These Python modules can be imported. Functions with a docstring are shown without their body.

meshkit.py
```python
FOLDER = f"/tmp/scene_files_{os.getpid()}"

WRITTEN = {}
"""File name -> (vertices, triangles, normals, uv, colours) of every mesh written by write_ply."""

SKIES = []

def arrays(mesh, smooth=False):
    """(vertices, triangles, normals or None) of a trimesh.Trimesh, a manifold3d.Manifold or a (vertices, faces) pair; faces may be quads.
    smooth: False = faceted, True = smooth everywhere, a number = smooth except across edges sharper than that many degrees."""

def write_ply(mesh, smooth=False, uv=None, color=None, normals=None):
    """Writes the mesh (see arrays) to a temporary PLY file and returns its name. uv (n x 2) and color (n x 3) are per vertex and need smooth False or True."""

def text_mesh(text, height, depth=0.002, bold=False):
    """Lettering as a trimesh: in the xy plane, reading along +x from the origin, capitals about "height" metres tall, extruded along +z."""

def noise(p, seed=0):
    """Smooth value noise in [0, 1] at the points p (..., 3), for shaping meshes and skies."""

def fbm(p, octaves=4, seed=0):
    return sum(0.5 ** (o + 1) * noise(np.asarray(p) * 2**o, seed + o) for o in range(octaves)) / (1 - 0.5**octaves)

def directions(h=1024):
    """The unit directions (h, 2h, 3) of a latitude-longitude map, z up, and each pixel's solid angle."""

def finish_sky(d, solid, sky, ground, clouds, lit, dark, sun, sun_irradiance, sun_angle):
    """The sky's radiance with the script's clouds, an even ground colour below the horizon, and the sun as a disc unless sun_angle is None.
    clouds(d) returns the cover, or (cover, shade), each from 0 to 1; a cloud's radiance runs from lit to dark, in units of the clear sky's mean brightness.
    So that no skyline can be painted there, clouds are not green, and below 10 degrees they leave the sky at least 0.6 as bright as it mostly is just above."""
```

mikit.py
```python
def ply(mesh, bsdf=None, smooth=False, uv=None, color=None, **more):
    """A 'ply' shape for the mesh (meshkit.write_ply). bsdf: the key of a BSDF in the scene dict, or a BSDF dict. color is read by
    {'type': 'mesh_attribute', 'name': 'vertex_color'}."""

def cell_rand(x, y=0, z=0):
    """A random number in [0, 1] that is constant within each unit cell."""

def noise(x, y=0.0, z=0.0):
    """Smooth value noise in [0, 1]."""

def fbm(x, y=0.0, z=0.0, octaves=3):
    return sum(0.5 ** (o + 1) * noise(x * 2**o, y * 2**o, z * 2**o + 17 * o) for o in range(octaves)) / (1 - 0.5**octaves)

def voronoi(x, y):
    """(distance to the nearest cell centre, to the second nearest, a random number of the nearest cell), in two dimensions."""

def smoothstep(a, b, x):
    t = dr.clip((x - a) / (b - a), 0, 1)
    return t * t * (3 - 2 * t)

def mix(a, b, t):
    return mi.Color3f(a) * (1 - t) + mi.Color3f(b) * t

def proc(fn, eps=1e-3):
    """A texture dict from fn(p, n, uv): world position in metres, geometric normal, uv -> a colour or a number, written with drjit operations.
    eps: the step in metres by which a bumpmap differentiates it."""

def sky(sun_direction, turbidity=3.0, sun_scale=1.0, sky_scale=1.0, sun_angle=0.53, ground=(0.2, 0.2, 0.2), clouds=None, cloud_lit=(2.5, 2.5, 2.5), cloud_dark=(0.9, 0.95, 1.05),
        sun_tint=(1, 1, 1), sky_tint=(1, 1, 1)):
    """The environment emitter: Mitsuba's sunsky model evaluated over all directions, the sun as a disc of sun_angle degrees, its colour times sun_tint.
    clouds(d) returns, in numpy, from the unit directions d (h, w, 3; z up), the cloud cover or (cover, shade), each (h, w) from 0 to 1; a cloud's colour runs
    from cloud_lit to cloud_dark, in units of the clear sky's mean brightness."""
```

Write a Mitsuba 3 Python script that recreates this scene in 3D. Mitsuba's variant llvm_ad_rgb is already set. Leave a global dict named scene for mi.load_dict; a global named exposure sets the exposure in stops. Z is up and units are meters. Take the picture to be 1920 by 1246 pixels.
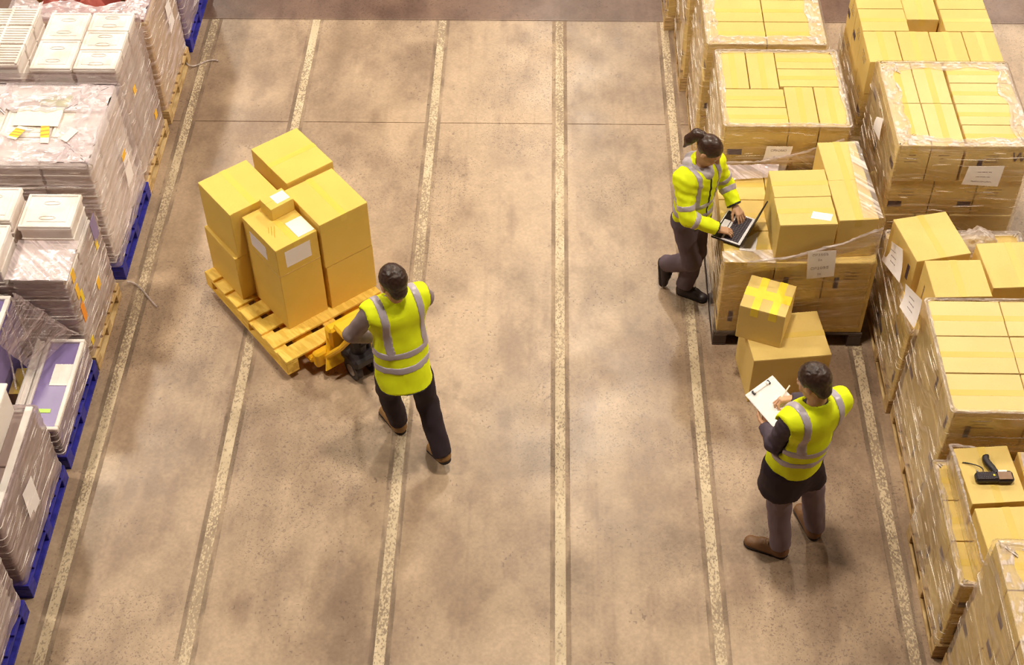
import math
import numpy as np, trimesh, drjit as dr, mitsuba as mi, mikit, meshkit
from mikit import noise, fbm, smoothstep, mix, cell_rand
T = mi.ScalarTransform4f
scene, labels = {}, {}

# ------------------------------------------------------------------ camera, lamps, exposure
exposure = 1.2
F_PX, PITCH, YAW, ROLL, CAM_Z = 2702.4, 47.092, 1.944, -0.7666, 8.0
_p, _y, _r = np.radians([PITCH, YAW, ROLL])
fw = np.array([-np.sin(_y) * np.cos(_p), np.cos(_y) * np.cos(_p), -np.sin(_p)])
rt = np.cross(fw, [0, 0, 1]); rt /= np.linalg.norm(rt)
up = np.cross(rt, fw)
up = up * np.cos(_r) - rt * np.sin(_r)
scene['camera'] = {'type': 'perspective', 'fov_axis': 'x', 'fov': math.degrees(2 * math.atan(960 / F_PX)),
                   'near_clip': 0.1, 'far_clip': 200.0,
                   'to_world': T().look_at(origin=[0, 0, CAM_Z], target=(np.array([0, 0, CAM_Z]) + fw).tolist(), up=up.tolist())}
LAMP_POWER = 150.0
LAMP_TINT = (1.0, 0.90, 0.74)
LAMPS = [(x, y, 9.9) for x in (-7.4, 0.6, 8.6) for y in (6.6, 14.8, 23.0)]

# ------------------------------------------------------------------ helpers
WORD = ['first', 'second', 'third', 'fourth', 'fifth', 'sixth', 'seventh', 'eighth']
counts = {}
def unique(k):
    n = counts.get(k, 0); counts[k] = n + 1
    return k if n == 0 else f'{k}_{n:03d}'
def thing(name, label, category, group=None):
    k = unique(name)
    labels[k] = {'label': label, 'category': category}
    if group: labels[k]['group'] = group
    return k
def part(parent, name, shape, M=None, label=None, kind=None):
    k = unique(parent + '__' + name)
    scene[k] = shape if M is None else {**shape, 'to_world': M}
    if label or kind:
        labels[k] = {a: b for a, b in (('label', label), ('kind', kind)) if b}
    return k
def solid(key, shape, M=None):
    scene[key] = shape if M is None else {**shape, 'to_world': M}
def structure(name, shape=None, M=None, label=None):
    k = unique(name)
    if shape is not None: solid(k, shape, M)
    labels[k] = {'kind': 'structure'}
    if label: labels[k]['label'] = label
    return k
def P(x, y, z, yaw=0.0): return T().translate([float(x), float(y), float(z)]).rotate([0, 0, 1], float(yaw))
_cache = {}
def cached(key, make):
    if key not in _cache: _cache[key] = make()
    return _cache[key]
def bevel(w, d, h, c=0.003, at=(0, 0, 0)):
    """Box with chamfered edges, standing on z = 0 and centred in x and y, moved by at."""
    c = min(c, w / 3, d / 3, h / 3)
    pts = []
    for sx in (-1, 1):
        for sy in (-1, 1):
            for sz in (-1, 1):
                a = np.array([sx * w / 2, sy * d / 2, h / 2 + sz * h / 2])
                for k in range(3):
                    s = np.array([sx, sy, sz]) * c; s[k] = 0
                    pts.append(a - s)
    m = trimesh.convex.convex_hull(np.array(pts))
    m.apply_translation(at)
    return m
def cat(*ms): return trimesh.util.concatenate([m for m in ms])
def plain(w, d, h, at=(0, 0, 0)):
    m = trimesh.creation.box([w, d, h]); m.apply_translation([at[0], at[1], at[2] + h / 2]); return m
def tube(pts, r, n=10, caps=True):
    """Round tube along the points; r a number or one per point."""
    pts = np.asarray(pts, float); r = np.broadcast_to(r, len(pts))
    v, f = [], []
    t = np.gradient(pts, axis=0); t /= np.linalg.norm(t, axis=1)[:, None]
    ref = np.array([0, 0, 1.0]) if abs(t[0][2]) < 0.9 else np.array([1.0, 0, 0])
    for i in range(len(pts)):
        a = np.cross(t[i], ref); a /= np.linalg.norm(a); b = np.cross(t[i], a); ref = np.cross(a, t[i]) if False else ref
        ang = np.arange(n) * 2 * np.pi / n
        v.append(pts[i] + r[i] * (np.cos(ang)[:, None] * a + np.sin(ang)[:, None] * b))
    for i in range(len(pts) - 1):
        for j in range(n):
            a, b = i * n + j, i * n + (j + 1) % n
            f += [[a, b, b + n], [a, b + n, a + n]]
    v = np.vstack(v)
    if caps:
        v = np.vstack([v, pts[0], pts[-1]]); k = len(v)
        for j in range(n):
            f.append([k - 2, (j + 1) % n, j]); f.append([k - 1, (len(pts) - 1) * n + j, (len(pts) - 1) * n + (j + 1) % n])
    m = trimesh.Trimesh(v, np.array(f), process=False)
    trimesh.repair.fix_normals(m)
    return m
def spline(pts, n=24):
    from scipy.interpolate import CubicSpline
    pts = np.asarray(pts, float)
    return CubicSpline(np.linspace(0, 1, len(pts)), pts)(np.linspace(0, 1, n))

# ------------------------------------------------------------------ materials
def diffuse_like(name, color, rough=0.6, spec=0.3, **k):
    scene[name] = {'type': 'twosided', 'bsdf': {'type': 'principled', 'base_color': color if isinstance(color, dict) else {'type': 'rgb', 'value': list(color)},
                   'roughness': rough, 'specular': spec, **k}}
    return name
def textured(name, fn, rough=0.6, spec=0.3, bump=None, bump_scale=1.0, eps=1e-3, **k):
    b = {'type': 'principled', 'base_color': mikit.proc(fn), 'roughness': rough, 'specular': spec, **k}
    if bump is not None: b = {'type': 'bumpmap', 'arbitrary': mikit.proc(bump, eps), 'scale': bump_scale, 'bsdf': b}
    scene[name] = {'type': 'twosided', 'bsdf': b}
    return name

def floor_colour(p):
    big = fbm(p.x * 0.9 + 3, p.y * 0.7, 0.0, octaves=5)
    med = fbm(p.x * 4.6, p.y * 3.4 + 9, 1.0, octaves=5)
    fine = fbm(p.x * 60, p.y * 60, 2.0, octaves=3)
    speck = smoothstep(0.70, 0.86, noise(p.x * 120, p.y * 120, 5.0)) * smoothstep(0.40, 0.66, fbm(p.x * 1.1, p.y * 1.1 + 3, 4.0, octaves=3))
    pit = smoothstep(0.82, 0.92, noise(p.x * 70, p.y * 70, 9.0)) * smoothstep(0.55, 0.75, noise(p.x * 5, p.y * 5, 2.0))
    scuff = smoothstep(0.56, 0.76, fbm(p.x * 7.0 + 40, p.y * 3.2, 7.0, octaves=5))
    streak = smoothstep(0.60, 0.85, fbm(p.x * 26, p.y * 0.9, 12.0, octaves=2))
    c = mix((0.46, 0.330, 0.222), (0.25, 0.166, 0.110), smoothstep(0.24, 0.76, big * 0.5 + med * 0.5))
    c = c * (0.86 + 0.28 * fine)
    c = mix(c, mi.Color3f(0.19, 0.115, 0.08), scuff * 0.30 + streak * 0.12)
    c = mix(c, mi.Color3f(0.12, 0.075, 0.06), speck * 0.50)
    c = mix(c, mi.Color3f(0.09, 0.055, 0.045), pit * 0.45)
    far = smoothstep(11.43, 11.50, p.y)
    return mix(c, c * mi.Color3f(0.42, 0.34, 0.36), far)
def floor_fn(p, n, uv): return floor_colour(p)
def floor_rough(p, n, uv): return 0.29 + 0.16 * fbm(p.x * 3, p.y * 3, 0.0, octaves=3)
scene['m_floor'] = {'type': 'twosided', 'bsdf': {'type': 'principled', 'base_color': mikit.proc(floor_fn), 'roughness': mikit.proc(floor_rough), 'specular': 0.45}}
def line_fn(p, n, uv):
    worn = fbm(p.x * 110, p.y * 70, 3.0, octaves=3) * 0.6 + fbm(p.x * 9, p.y * 1.6, 8.0, octaves=3) * 0.4
    c = mix((0.64, 0.51, 0.345), (0.50, 0.385, 0.25), noise(p.x * 14, p.y * 7, 1.0))
    return mix(c, floor_colour(p) * 0.75, smoothstep(0.44, 0.62, worn) * 0.8)
textured('m_line', line_fn, 0.5)
def edge_fn(p, n, uv):
    w = fbm(p.x * 20, p.y * 4, 3.0, octaves=3)
    return mix(floor_colour(p) * 0.62, floor_colour(p) * 0.9, smoothstep(0.35, 0.65, w))
textured('m_line_edge', edge_fn, 0.6)
diffuse_like('m_joint', (0.16, 0.10, 0.075), 0.9)
def wall_fn(p, n, uv): return mix((0.13, 0.10, 0.125), (0.10, 0.075, 0.095), fbm(p.x * 0.6, p.y * 0.6, p.z * 0.6, octaves=4))
textured('m_wall', wall_fn, 0.9)
diffuse_like('m_ceiling', (0.10, 0.08, 0.10), 0.9)

def carton(name, a, b, s):
    def fn(p, n, uv):
        g = fbm(p.x * 2.1 + s, p.y * 2.1, p.z * 2.1, octaves=3)
        f = noise(p.x * 160, p.y * 160, p.z * 160 + s)
        return mix(mi.Color3f(*a), mi.Color3f(*b), smoothstep(0.3, 0.7, g) * 0.6 + f * 0.25)
    textured(name, fn, 0.55, 0.25)
carton('m_carton', (0.71, 0.515, 0.175), (0.63, 0.445, 0.14), 0.0)
carton('m_carton_pale', (0.74, 0.565, 0.25), (0.67, 0.495, 0.205), 5.0)
carton('m_carton_brown', (0.62, 0.42, 0.16), (0.54, 0.35, 0.125), 9.0)
carton('m_carton_deep', (0.78, 0.54, 0.12), (0.70, 0.475, 0.095), 13.0)
diffuse_like('m_tape', (0.66, 0.465, 0.11), 0.36, 0.4)
diffuse_like('m_tape_gloss', (0.76, 0.54, 0.09), 0.22, 0.6)
diffuse_like('m_tape_bright', (0.84, 0.64, 0.05), 0.34, 0.4)
diffuse_like('m_print', (0.10, 0.065, 0.085), 0.6)
diffuse_like('m_print_soft', (0.27, 0.17, 0.09), 0.6)
diffuse_like('m_paper', (0.86, 0.80, 0.79), 0.6, 0.2)
diffuse_like('m_paper_warm', (0.88, 0.81, 0.70), 0.6, 0.2)
diffuse_like('m_ink', (0.16, 0.11, 0.14), 0.7)
def wood_fn(p, n, uv):
    g = fbm(p.x * 9, p.y * 9, p.z * 60, octaves=3)
    return mix((0.60, 0.42, 0.20), (0.40, 0.25, 0.10), smoothstep(0.3, 0.7, g))
textured('m_wood', wood_fn, 0.7)
diffuse_like('m_wood_dark', (0.085, 0.060, 0.050), 0.7)
def wood_bright_fn(p, n, uv):
    g = fbm((p.x + p.y) * 30, (p.x - p.y) * 6, p.z * 30, octaves=3)
    return mix((0.90, 0.62, 0.13), (0.74, 0.47, 0.07), smoothstep(0.3, 0.7, g))
textured('m_wood_bright', wood_bright_fn, 0.6)
def blue_fn(p, n, uv):
    return mix((0.030, 0.028, 0.30), (0.016, 0.016, 0.17), smoothstep(0.4, 0.75, fbm(p.x * 14, p.y * 14, p.z * 30, octaves=3)))
textured('m_blue_paint', blue_fn, 0.45)
def crate_fn(p, n, uv):
    return mix((0.80, 0.73, 0.68), (0.68, 0.58, 0.51), smoothstep(0.42, 0.75, fbm(p.x * 6, p.y * 6, p.z * 6, octaves=4)))
textured('m_crate', crate_fn, 0.45, 0.4)
diffuse_like('m_crate_slot', (0.30, 0.22, 0.18), 0.8)
diffuse_like('m_crate_brown', (0.36, 0.26, 0.235), 0.5)
def violet_fn(p, n, uv): return mix((0.255, 0.195, 0.40), (0.18, 0.13, 0.29), fbm(p.x * 5, p.y * 5, p.z * 5, octaves=4))
textured('m_violet', violet_fn, 0.35, 0.5)
diffuse_like('m_black', (0.022, 0.016, 0.018), 0.45, 0.4)
diffuse_like('m_black_gloss', (0.02, 0.014, 0.018), 0.2, 0.5)
diffuse_like('m_yellow', (0.86, 0.62, 0.02), 0.4, 0.4)
diffuse_like('m_orange', (0.85, 0.30, 0.02), 0.4, 0.4)
diffuse_like('m_amber', (0.88, 0.50, 0.02), 0.35, 0.5)
diffuse_like('m_red', (0.48, 0.12, 0.10), 0.5)
diffuse_like('m_green', (0.42, 0.47, 0.07), 0.5)
diffuse_like('m_lime_tag', (0.50, 0.72, 0.15), 0.5)
scene['m_steel'] = {'type': 'twosided', 'bsdf': {'type': 'principled', 'base_color': {'type': 'rgb', 'value': [0.55, 0.52, 0.5]}, 'metallic': 0.9, 'roughness': 0.3}}
diffuse_like('m_silver', (0.70, 0.66, 0.66), 0.3, 0.5)

def film_material(name, tint, base, streak, fx, fz):
    """Stretch film: clear sheet, with milky streaks where it lies in several stretched layers. uv = metres along the wrap, metres up (over 10 on the top border)."""
    def w(p, n, uv):
        top = smoothstep(9.0, 9.5, uv.y)
        z = dr.select(uv.y > 5, uv.y - 10, uv.y)
        warp = fbm(uv.x * 2.2, z * 2.2, 1.0, octaves=2) * 0.35
        s1 = fbm(uv.x * fx, (z + warp) * fz, 2.0, octaves=3)
        s2 = noise(uv.x * fx * 4 + 7, (z + warp * 0.6) * fz * 2.6, 5.0)
        s = smoothstep(0.52, 0.80, s1) * 0.7 + smoothstep(0.76, 0.92, s2) * 0.5
        cr = smoothstep(0.50, 0.74, fbm(uv.x * 26, z * 40, 4.0, octaves=3))
        return dr.clip(base + streak * s + top * (0.20 + 0.50 * cr), 0.0, 0.92)
    def bump(p, n, uv):
        z = dr.select(uv.y > 5, uv.y - 10, uv.y)
        return fbm(uv.x * fx * 2.5, z * fz * 1.5, 3.0, octaves=3)
    scene[name] = {'type': 'blendbsdf', 'weight': mikit.proc(w), 'bsdf_0': {'type': 'thindielectric', 'int_ior': 1.35},
                   'bsdf_1': {'type': 'twosided', 'bsdf': {'type': 'bumpmap', 'arbitrary': mikit.proc(bump, 2e-3), 'scale': 0.022,
                              'bsdf': {'type': 'principled', 'base_color': {'type': 'rgb', 'value': list(tint)}, 'roughness': 0.14, 'specular': 0.8}}}}
film_material('m_film', (0.80, 0.70, 0.65), 0.03, 0.27, 1.6, 34.0)
film_material('m_film_milky', (0.74, 0.62, 0.64), 0.26, 0.55, 1.8, 34.0)
film_material('m_film_brown', (0.46, 0.345, 0.34), 0.34, 0.50, 1.6, 40.0)
diffuse_like('m_strand', (0.88, 0.80, 0.76), 0.12, 0.8)

# ------------------------------------------------------------------ warehouse shell
fl = structure('floor')
SLAB = cached('slab', dict)
xs = [-14.0, -7.0, 7.0, 14.0]
ys = [-6.0, 2.2, 9.93, 11.47, 18.0, 30.0]
J = 0.006
for i in range(3):
    for j in range(5):
        w, d = xs[i + 1] - xs[i] - J, ys[j + 1] - ys[j] - J
        part(fl, 'slab', mikit.ply(bevel(w, d, 0.12, 0.002), 'm_floor'), P((xs[i] + xs[i + 1]) / 2, (ys[j] + ys[j + 1]) / 2, -0.12))
part(fl, 'joint_filler', mikit.ply(plain(28, 36, 0.1, (0, 12, -0.108)), 'm_joint'))
def strip(x0, y0, x1, y1, w, z, t=0.0012):
    d = np.array([x1 - x0, y1 - y0]); L = np.linalg.norm(d); a = math.degrees(math.atan2(d[1], d[0]))
    n = max(2, int(L))
    return plain(L, w, t), P((x0 + x1) / 2, (y0 + y1) / 2, z, a)
LINES = [(-3.15, 3.6, -3.17, 11.46), (-2.245, 3.6, -2.205, 11.46), (-1.02, 3.6, -1.005, 11.46), (0.122, 3.6, 0.100, 11.46), (1.13, 3.6, 1.085, 11.46), (2.33, 3.6, 2.33, 11.46)]
for (x0, y0, x1, y1) in LINES:
    m, M = strip(x0, y0, x1, y1, 0.07, 0.0006)
    part(fl, 'lane_line', mikit.ply(m, 'm_line'), M)
    for s in (-1, 1):
        m, M = strip(x0 + s * 0.052, y0, x1 + s * 0.052, y1, 0.032, 0.0002, 0.0006)
        part(fl, 'lane_line_stain', mikit.ply(m, 'm_line_edge'), M)
structure('ceiling', mikit.ply(plain(28, 36, 0.2), 'm_ceiling'), P(0, 12, 11.5))
structure('wall_left', mikit.ply(plain(0.2, 36, 11.5), 'm_wall'), P(-14.1, 12, 0))
structure('wall_right', mikit.ply(plain(0.2, 36, 11.5), 'm_wall'), P(14.1, 12, 0))
structure('wall_back', mikit.ply(plain(28.4, 0.2, 11.5), 'm_wall'), P(0, 30.1, 0))
structure('wall_front', mikit.ply(plain(28.4, 0.2, 11.5), 'm_wall'), P(0, -6.1, 0))
# high-bay lamps hanging from the ceiling
diffuse_like('m_lamp_housing', (0.5, 0.5, 0.5), 0.4)
housing = mikit.ply(cat(bevel(0.8, 0.8, 0.10, 0.02, (0, 0, 0.02)), plain(0.03, 0.03, 1.45, (0, 0, 0.11))), 'm_lamp_housing')
pane = trimesh.Trimesh([[-.36, -.36, 0], [.36, -.36, 0], [.36, .36, 0], [-.36, .36, 0]], [[0, 2, 1], [0, 3, 2]], process=False)
for i, (x, y, z) in enumerate(LAMPS):
    k = thing('high_bay_lamp', f'square high-bay lamp on the ceiling, {["left", "middle", "right"][i // 3]} column, {WORD[i % 3]} row', 'lamp', 'high-bay lamps')
    part(k, 'housing', housing, P(x, y, z))
    part(k, 'diffuser', {**mikit.ply(pane, 'm_lamp_housing'), 'emitter': {'type': 'area', 'radiance': {'type': 'rgb', 'value': [LAMP_POWER * c for c in LAMP_TINT]}}}, P(x, y, z + 0.015))

# ------------------------------------------------------------------ pallets
def pallet(x0, x1, y0, y1, label, mat='m_wood', z0=0.0, M=None, name='pallet', cat_='pallet', group=None):
    """Four-way pallet: seven deck boards across x, three stringer boards, nine blocks, three base boards; 0.14 m high."""
    k = thing(name, label, cat_, group)
    w, d = x1 - x0, y1 - y0
    M = M if M is not None else P((x0 + x1) / 2, (y0 + y1) / 2, z0)
    db = cached(('db', round(w, 3), round(d, 3), mat), lambda: mikit.ply(bevel(w, d / 7 * 0.78, 0.020, 0.003), mat))
    sb = cached(('sb', round(d, 3), mat), lambda: mikit.ply(bevel(0.10, d, 0.018, 0.003), mat))
    bk = cached(('bk', mat), lambda: mikit.ply(bevel(0.10, 0.10, 0.082, 0.004), mat))
    for i in range(7): part(k, 'deck_board', db, M @ P(0, -d / 2 + d / 14 * 0.78 + i * (d - d / 7 * 0.78) / 6, 0.120))
    for i in (-1, 0, 1):
        part(k, 'stringer_board', sb, M @ P(i * (w / 2 - 0.05), 0, 0.102))
        part(k, 'base_board', sb, M @ P(i * (w / 2 - 0.05), 0, 0.0))
        for j in (-1, 0, 1): part(k, 'block', bk, M @ P(i * (w / 2 - 0.05), j * (d / 2 - 0.05), 0.019))
    return k

# ------------------------------------------------------------------ cartons
def carton_thing(label, x, y, z, w, d, h, yaw=0.0, seam='x', mat='m_carton', tape='m_tape', lid=True, marks=(), group=None, cat_='box', tape_w=0.048, name='carton'):
    """A taped cardboard box. seam: the direction of the gap between the two top flaps."""
    k = thing(name, label, cat_, group)
    M = P(x, y, z, yaw)
    t = 0.004
    R = lambda v: round(v, 3)
    if lid:
        part(k, 'body', cached(('cb', R(w), R(d), R(h), mat), lambda: mikit.ply(bevel(w, d, h - t, 0.003), mat)), M)
        fw_, fd_ = (w, d / 2 - 0.001) if seam == 'x' else (w / 2 - 0.001, d)
        fl_ = cached(('cf', R(fw_), R(fd_), mat), lambda: mikit.ply(bevel(fw_, fd_, t, 0.0015), mat))
        for s in (-1, 1):
            off = (0, s * (d / 4)) if seam == 'x' else (s * (w / 4), 0)
            part(k, 'flap', fl_, M @ P(off[0], off[1], h - t))
        if tape:
            L, tw = (w, tape_w) if seam == 'x' else (d, tape_w)
            def mk():
                m = cat(plain(L + 0.002, tw, 0.0008, (0, 0, 0)), *[plain(0.0008, tw, 0.062, (s * (L / 2 + 0.0009), 0, -0.0612)) for s in (-1, 1)])
                if seam == 'y': m.apply_transform(trimesh.transformations.rotation_matrix(np.pi / 2, [0, 0, 1]))
                return mikit.ply(m, tape)
            part(k, 'tape', cached(('tp', R(L), tw, seam, tape), mk), M @ P(0, 0, h))
    else:
        part(k, 'body', cached(('cB', R(w), R(d), R(h), mat), lambda: mikit.ply(bevel(w, d, h, 0.004), mat)), M)
    for (face, u, v, mw, mh, mm) in marks:
        pm = cached(('pm', R(mw), R(mh), mm), lambda: mikit.ply(plain(mw, 0.0008, mh), mm))
        Mf = {'front': P(u * w / 2, -d / 2 - 0.0005, v * h), 'left': P(-w / 2 - 0.0005, u * d / 2, v * h) @ P(0, 0, 0, 90),
              'right': P(w / 2 + 0.0005, u * d / 2, v * h) @ P(0, 0, 0, 90)}[face]
        part(k, 'printed_mark', pm, M @ Mf)
    return k

rng = np.random.default_rng(7)
def random_marks(w, d, faces):
    out = []
    for f in faces:
        L = w if f == 'front' else d
        r = rng.random()
        if r < 0.5: out.append((f, 0.62 * (1 if rng.random() < 0.6 else -1), 0.22, min(0.11, L * 0.32), 0.055, 'm_print'))
        elif r < 0.70: out.append((f, -0.5, 0.30, 0.035, 0.11, 'm_print'))
        if rng.random() < 0.5:
            u0 = rng.uniform(-0.3, 0.1)
            for q in range(3): out.append((f, u0, 0.55 + q * 0.09, L * rng.uniform(0.2, 0.42), 0.009, 'm_print_soft'))
    return out

def layer_cells(pattern, x0, x1, y0, y1):
    """Cells (cx, cy, w, d, seam) of one layer."""
    W, D = x1 - x0, y1 - y0
    out = []
    def grid(a0, a1, b0, b1, nc, nr, seam):
        for j in range(nr):
            for i in range(nc):
                w, d = (a1 - a0) / nc, (b1 - b0) / nr
                out.append((a0 + (i + .5) * w, b0 + (j + .5) * d, w, d, seam))
    if pattern[0] == 'grid': grid(x0, x1, y0, y1, pattern[1], pattern[2], pattern[3])
    elif pattern[0] == 'pin':
        l, s = 0.515, 0.485
        flip = pattern[1]
        q = [(x0, x0 + W * l, y0, y0 + D * s, 1, 2, 'x'), (x0 + W * l, x1, y0, y0 + D * l, 2, 1, 'y'),
             (x0 + W * s, x1, y0 + D * l, y1, 1, 2, 'x'), (x0, x0 + W * s, y0 + D * s, y1, 2, 1, 'y')]
        n0 = len(out)
        for a in q: grid(*a)
        if flip: out[:] = [(x0 + x1 - c[0], *c[1:]) for c in out]
    elif pattern[0] == 'mix':
        grid(x0, x0 + W * 0.5, y0, y1, 2, 2, 'y'); grid(x0 + W * 0.5 + 0.012, x1, y0, y1, 1, 4, 'x')
    elif pattern[0] == 'well':
        grid(x0, x1, y0, y0 + D * 0.40, 4, 1, 'y')
        grid(x0, x0 + W * 0.36, y0 + D * 0.40, y1, 1, 2, 'x'); grid(x0 + W * 0.63, x1, y0 + D * 0.40, y1, 1, 2, 'x')
    return out

def carton_stack(desc, x0, x1, y0, y1, z0, h, layers, mats, front_marks=True, top_mat=None, gap=0.008, skip=lambda li, c: False, jitter=0.0015, tape='m_tape'):
    n = len(layers)
    names = {1: ['only'], 2: ['bottom', 'top'], 3: ['bottom', 'middle', 'top'], 4: ['bottom', 'second', 'third', 'top']}[n]
    for li, pat in enumerate(layers):
        sx, sy = (rng.uniform(-0.008, 0.008) for _ in 'xy')
        cells = [(c[0] + sx, c[1] + sy, *c[2:]) for c in layer_cells(pat, x0, x1, y0, y1) if not skip(li, c)]
        info = []
        for c in cells:
            e = 0.03
            side = ('near' if c[1] - c[3] / 2 < y0 + e else 'far' if c[1] + c[3] / 2 > y1 - e else 'middle',
                    'left' if c[0] - c[2] / 2 < x0 + e else 'right' if c[0] + c[2] / 2 > x1 - e else 'centre')
            info.append(side)
        for ci, c in enumerate(cells):
            twins = sorted([j for j in range(len(cells)) if info[j] == info[ci]], key=lambda j: (round(cells[j][1], 2), cells[j][0]))
            pos = f'{info[ci][0]} {info[ci][1]}'
            if len(twins) > 1:
                same_row = len({round(cells[j][1], 2) for j in twins}) == 1
                i = twins.index(ci)
                pos += f', {WORD[i]} from ' + ('left' if same_row else 'near side')
            faces = [f for f, on in (('left', info[ci][1] == 'left'), ('front', info[ci][0] == 'near' and front_marks)) if on]
            top = li == n - 1
            w, d = c[2] - gap, c[3] - gap
            carton_thing(f'{names[li]} layer carton, {pos}, on {desc}', c[0] + rng.uniform(-1, 1) * jitter, c[1] + rng.uniform(-1, 1) * jitter, z0 + li * h, w, d, h,
                         0.0, c[4], top_mat if top and top_mat else mats[(ci + li) % len(mats)], tape=tape, lid=top, marks=random_marks(w, d, faces))

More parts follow.
